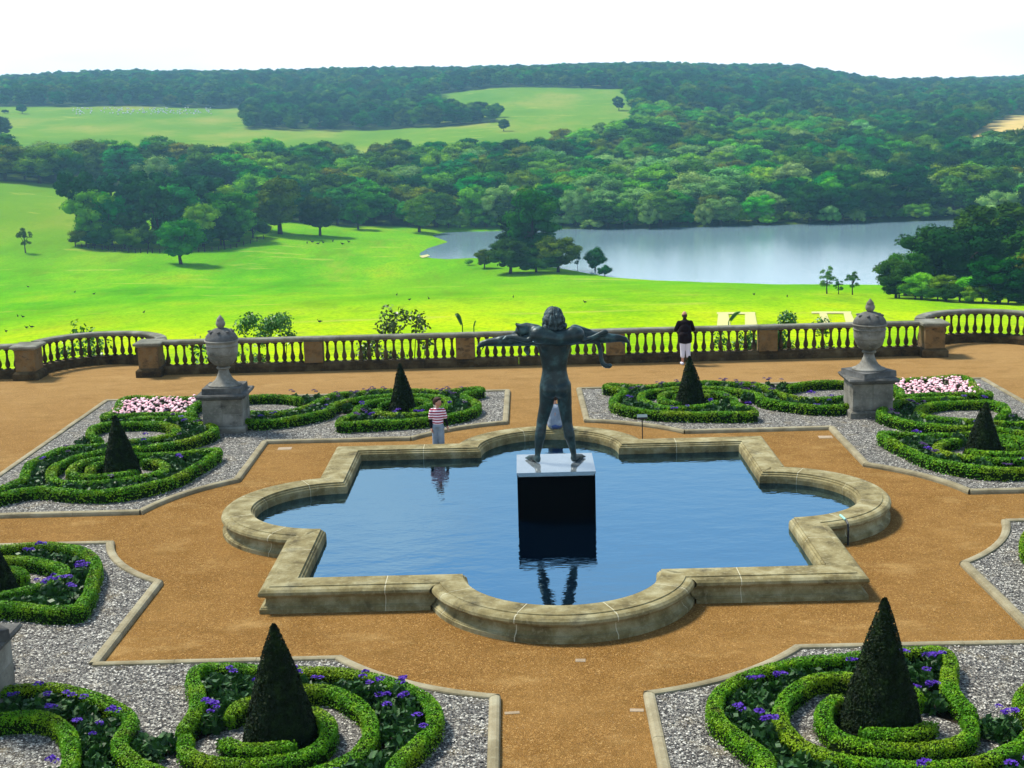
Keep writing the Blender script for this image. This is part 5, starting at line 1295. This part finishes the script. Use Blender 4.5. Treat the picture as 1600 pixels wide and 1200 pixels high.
b = MB(); b.ell((0, .155, .81), (.09, .09, .10)); link('hair', blend(b, 'hair', M_HAIRB, .01, 2), sp_)

# ---------------------------------------------------------------- small things
sg = thing('label_stand', 'small dark plaque on a thin post beyond the pool rim', 'sign', (2.50, 6.95, 0))
mb = MB(); mb.tube([(0, 0, 0), (0, 0, .62)], .014, 8); link('post', mb.mesh('post', M_METAL), sg)
mb = MB(); mb.add([(-.135, -.07, .60), (.135, -.07, .60), (.135, .06, .67), (-.135, .06, .67), (-.135, -.07, .62), (.135, -.07, .62), (.135, .06, .69), (-.135, .06, .69)], [(3, 2, 1, 0), (4, 5, 6, 7), (0, 1, 5, 4), (1, 2, 6, 5), (2, 3, 7, 6), (3, 0, 4, 7)]); link('plaque', mb.mesh('plaque', M_SIGN), sg)
mb = MB(); mb.box(-.13, .13, -.085, -.072, .585, .64); link('frame', mb.mesh('frame', M_METAL), sg)
lv = thing('rim_bracket', 'dark metal strap with a pale tip hooked over the right lobe of the pool rim', 'bracket', (0, 0, 0))
p0 = gp(1313, 806, .46); p1 = gp(1321, 813, .46)
mb = MB(); mb.tube([(p1[0]+.01, p1[1]-.02, .47), (p1[0]+.02, p1[1]-.13, .42), (p1[0]+.02, p1[1]-.17, .30), (p1[0]+.02, p1[1]-.17, .0)], .022, 8); link('strap', mb.mesh('strap', M_METAL), lv)
mb = MB(); mb.tube([(p0[0], p0[1], .475), (p1[0], p1[1], .475)], .024, 8); link('tip', mb.mesh('tip', NT('pale green tip', .5).col((.25, .5, .42))), lv)
M_INSET = stone_mat('inset stone', (.26, .19, .11), (.34, .26, .17), (.42, .33, .24), amt=.2)
for lab, px, py, w, d in (('pale flat stone set in the path by the far left bed corner', 445, 701, .36, .28), ('pale flat stone set in the path by the far right bed corner', 1290, 683, .36, .28), ('small pale stone set in the path in front of the pool', 907, 1032, .16, .12), ('worn pale slab showing in the path beside the near left kerb', 800, 1114, .22, .08), ('worn pale slab showing in the path beside the near right kerb', 995, 1110, .20, .10)):
    g = gp(px, py); mb = MB(); mb.box(-w/2, w/2, -d/2, d/2, -.02, .006); thing('path_slab', lab, 'slab', (g[0], g[1], 0), rnd.uniform(-.1, .1), None, mb.mesh('slab', M_INSET))

# ---------------------------------------------------------------- haze
hm = bpy.data.materials.new('haze'); hm.use_nodes = True; hn = hm.node_tree; hn.nodes.clear()
ho = hn.nodes.new('ShaderNodeOutputMaterial'); hv = hn.nodes.new('ShaderNodeVolumePrincipled')
hv.inputs['Density'].default_value = .00016; hv.inputs['Color'].default_value = (.34, .72, 1, 1); hv.inputs['Anisotropy'].default_value = .2
hn.links.new(hv.outputs[0], ho.inputs['Volume'])
mb = MB(); mb.box(-3900, 3900, -400, 3900, -140, 190)
h = link('haze', mb.mesh('haze', hm)); h['kind'] = 'stuff'
print('objects', len(bpy.data.objects), 'woodland things', cnt, 'mass', len(mass), 'plants', len(allpl))
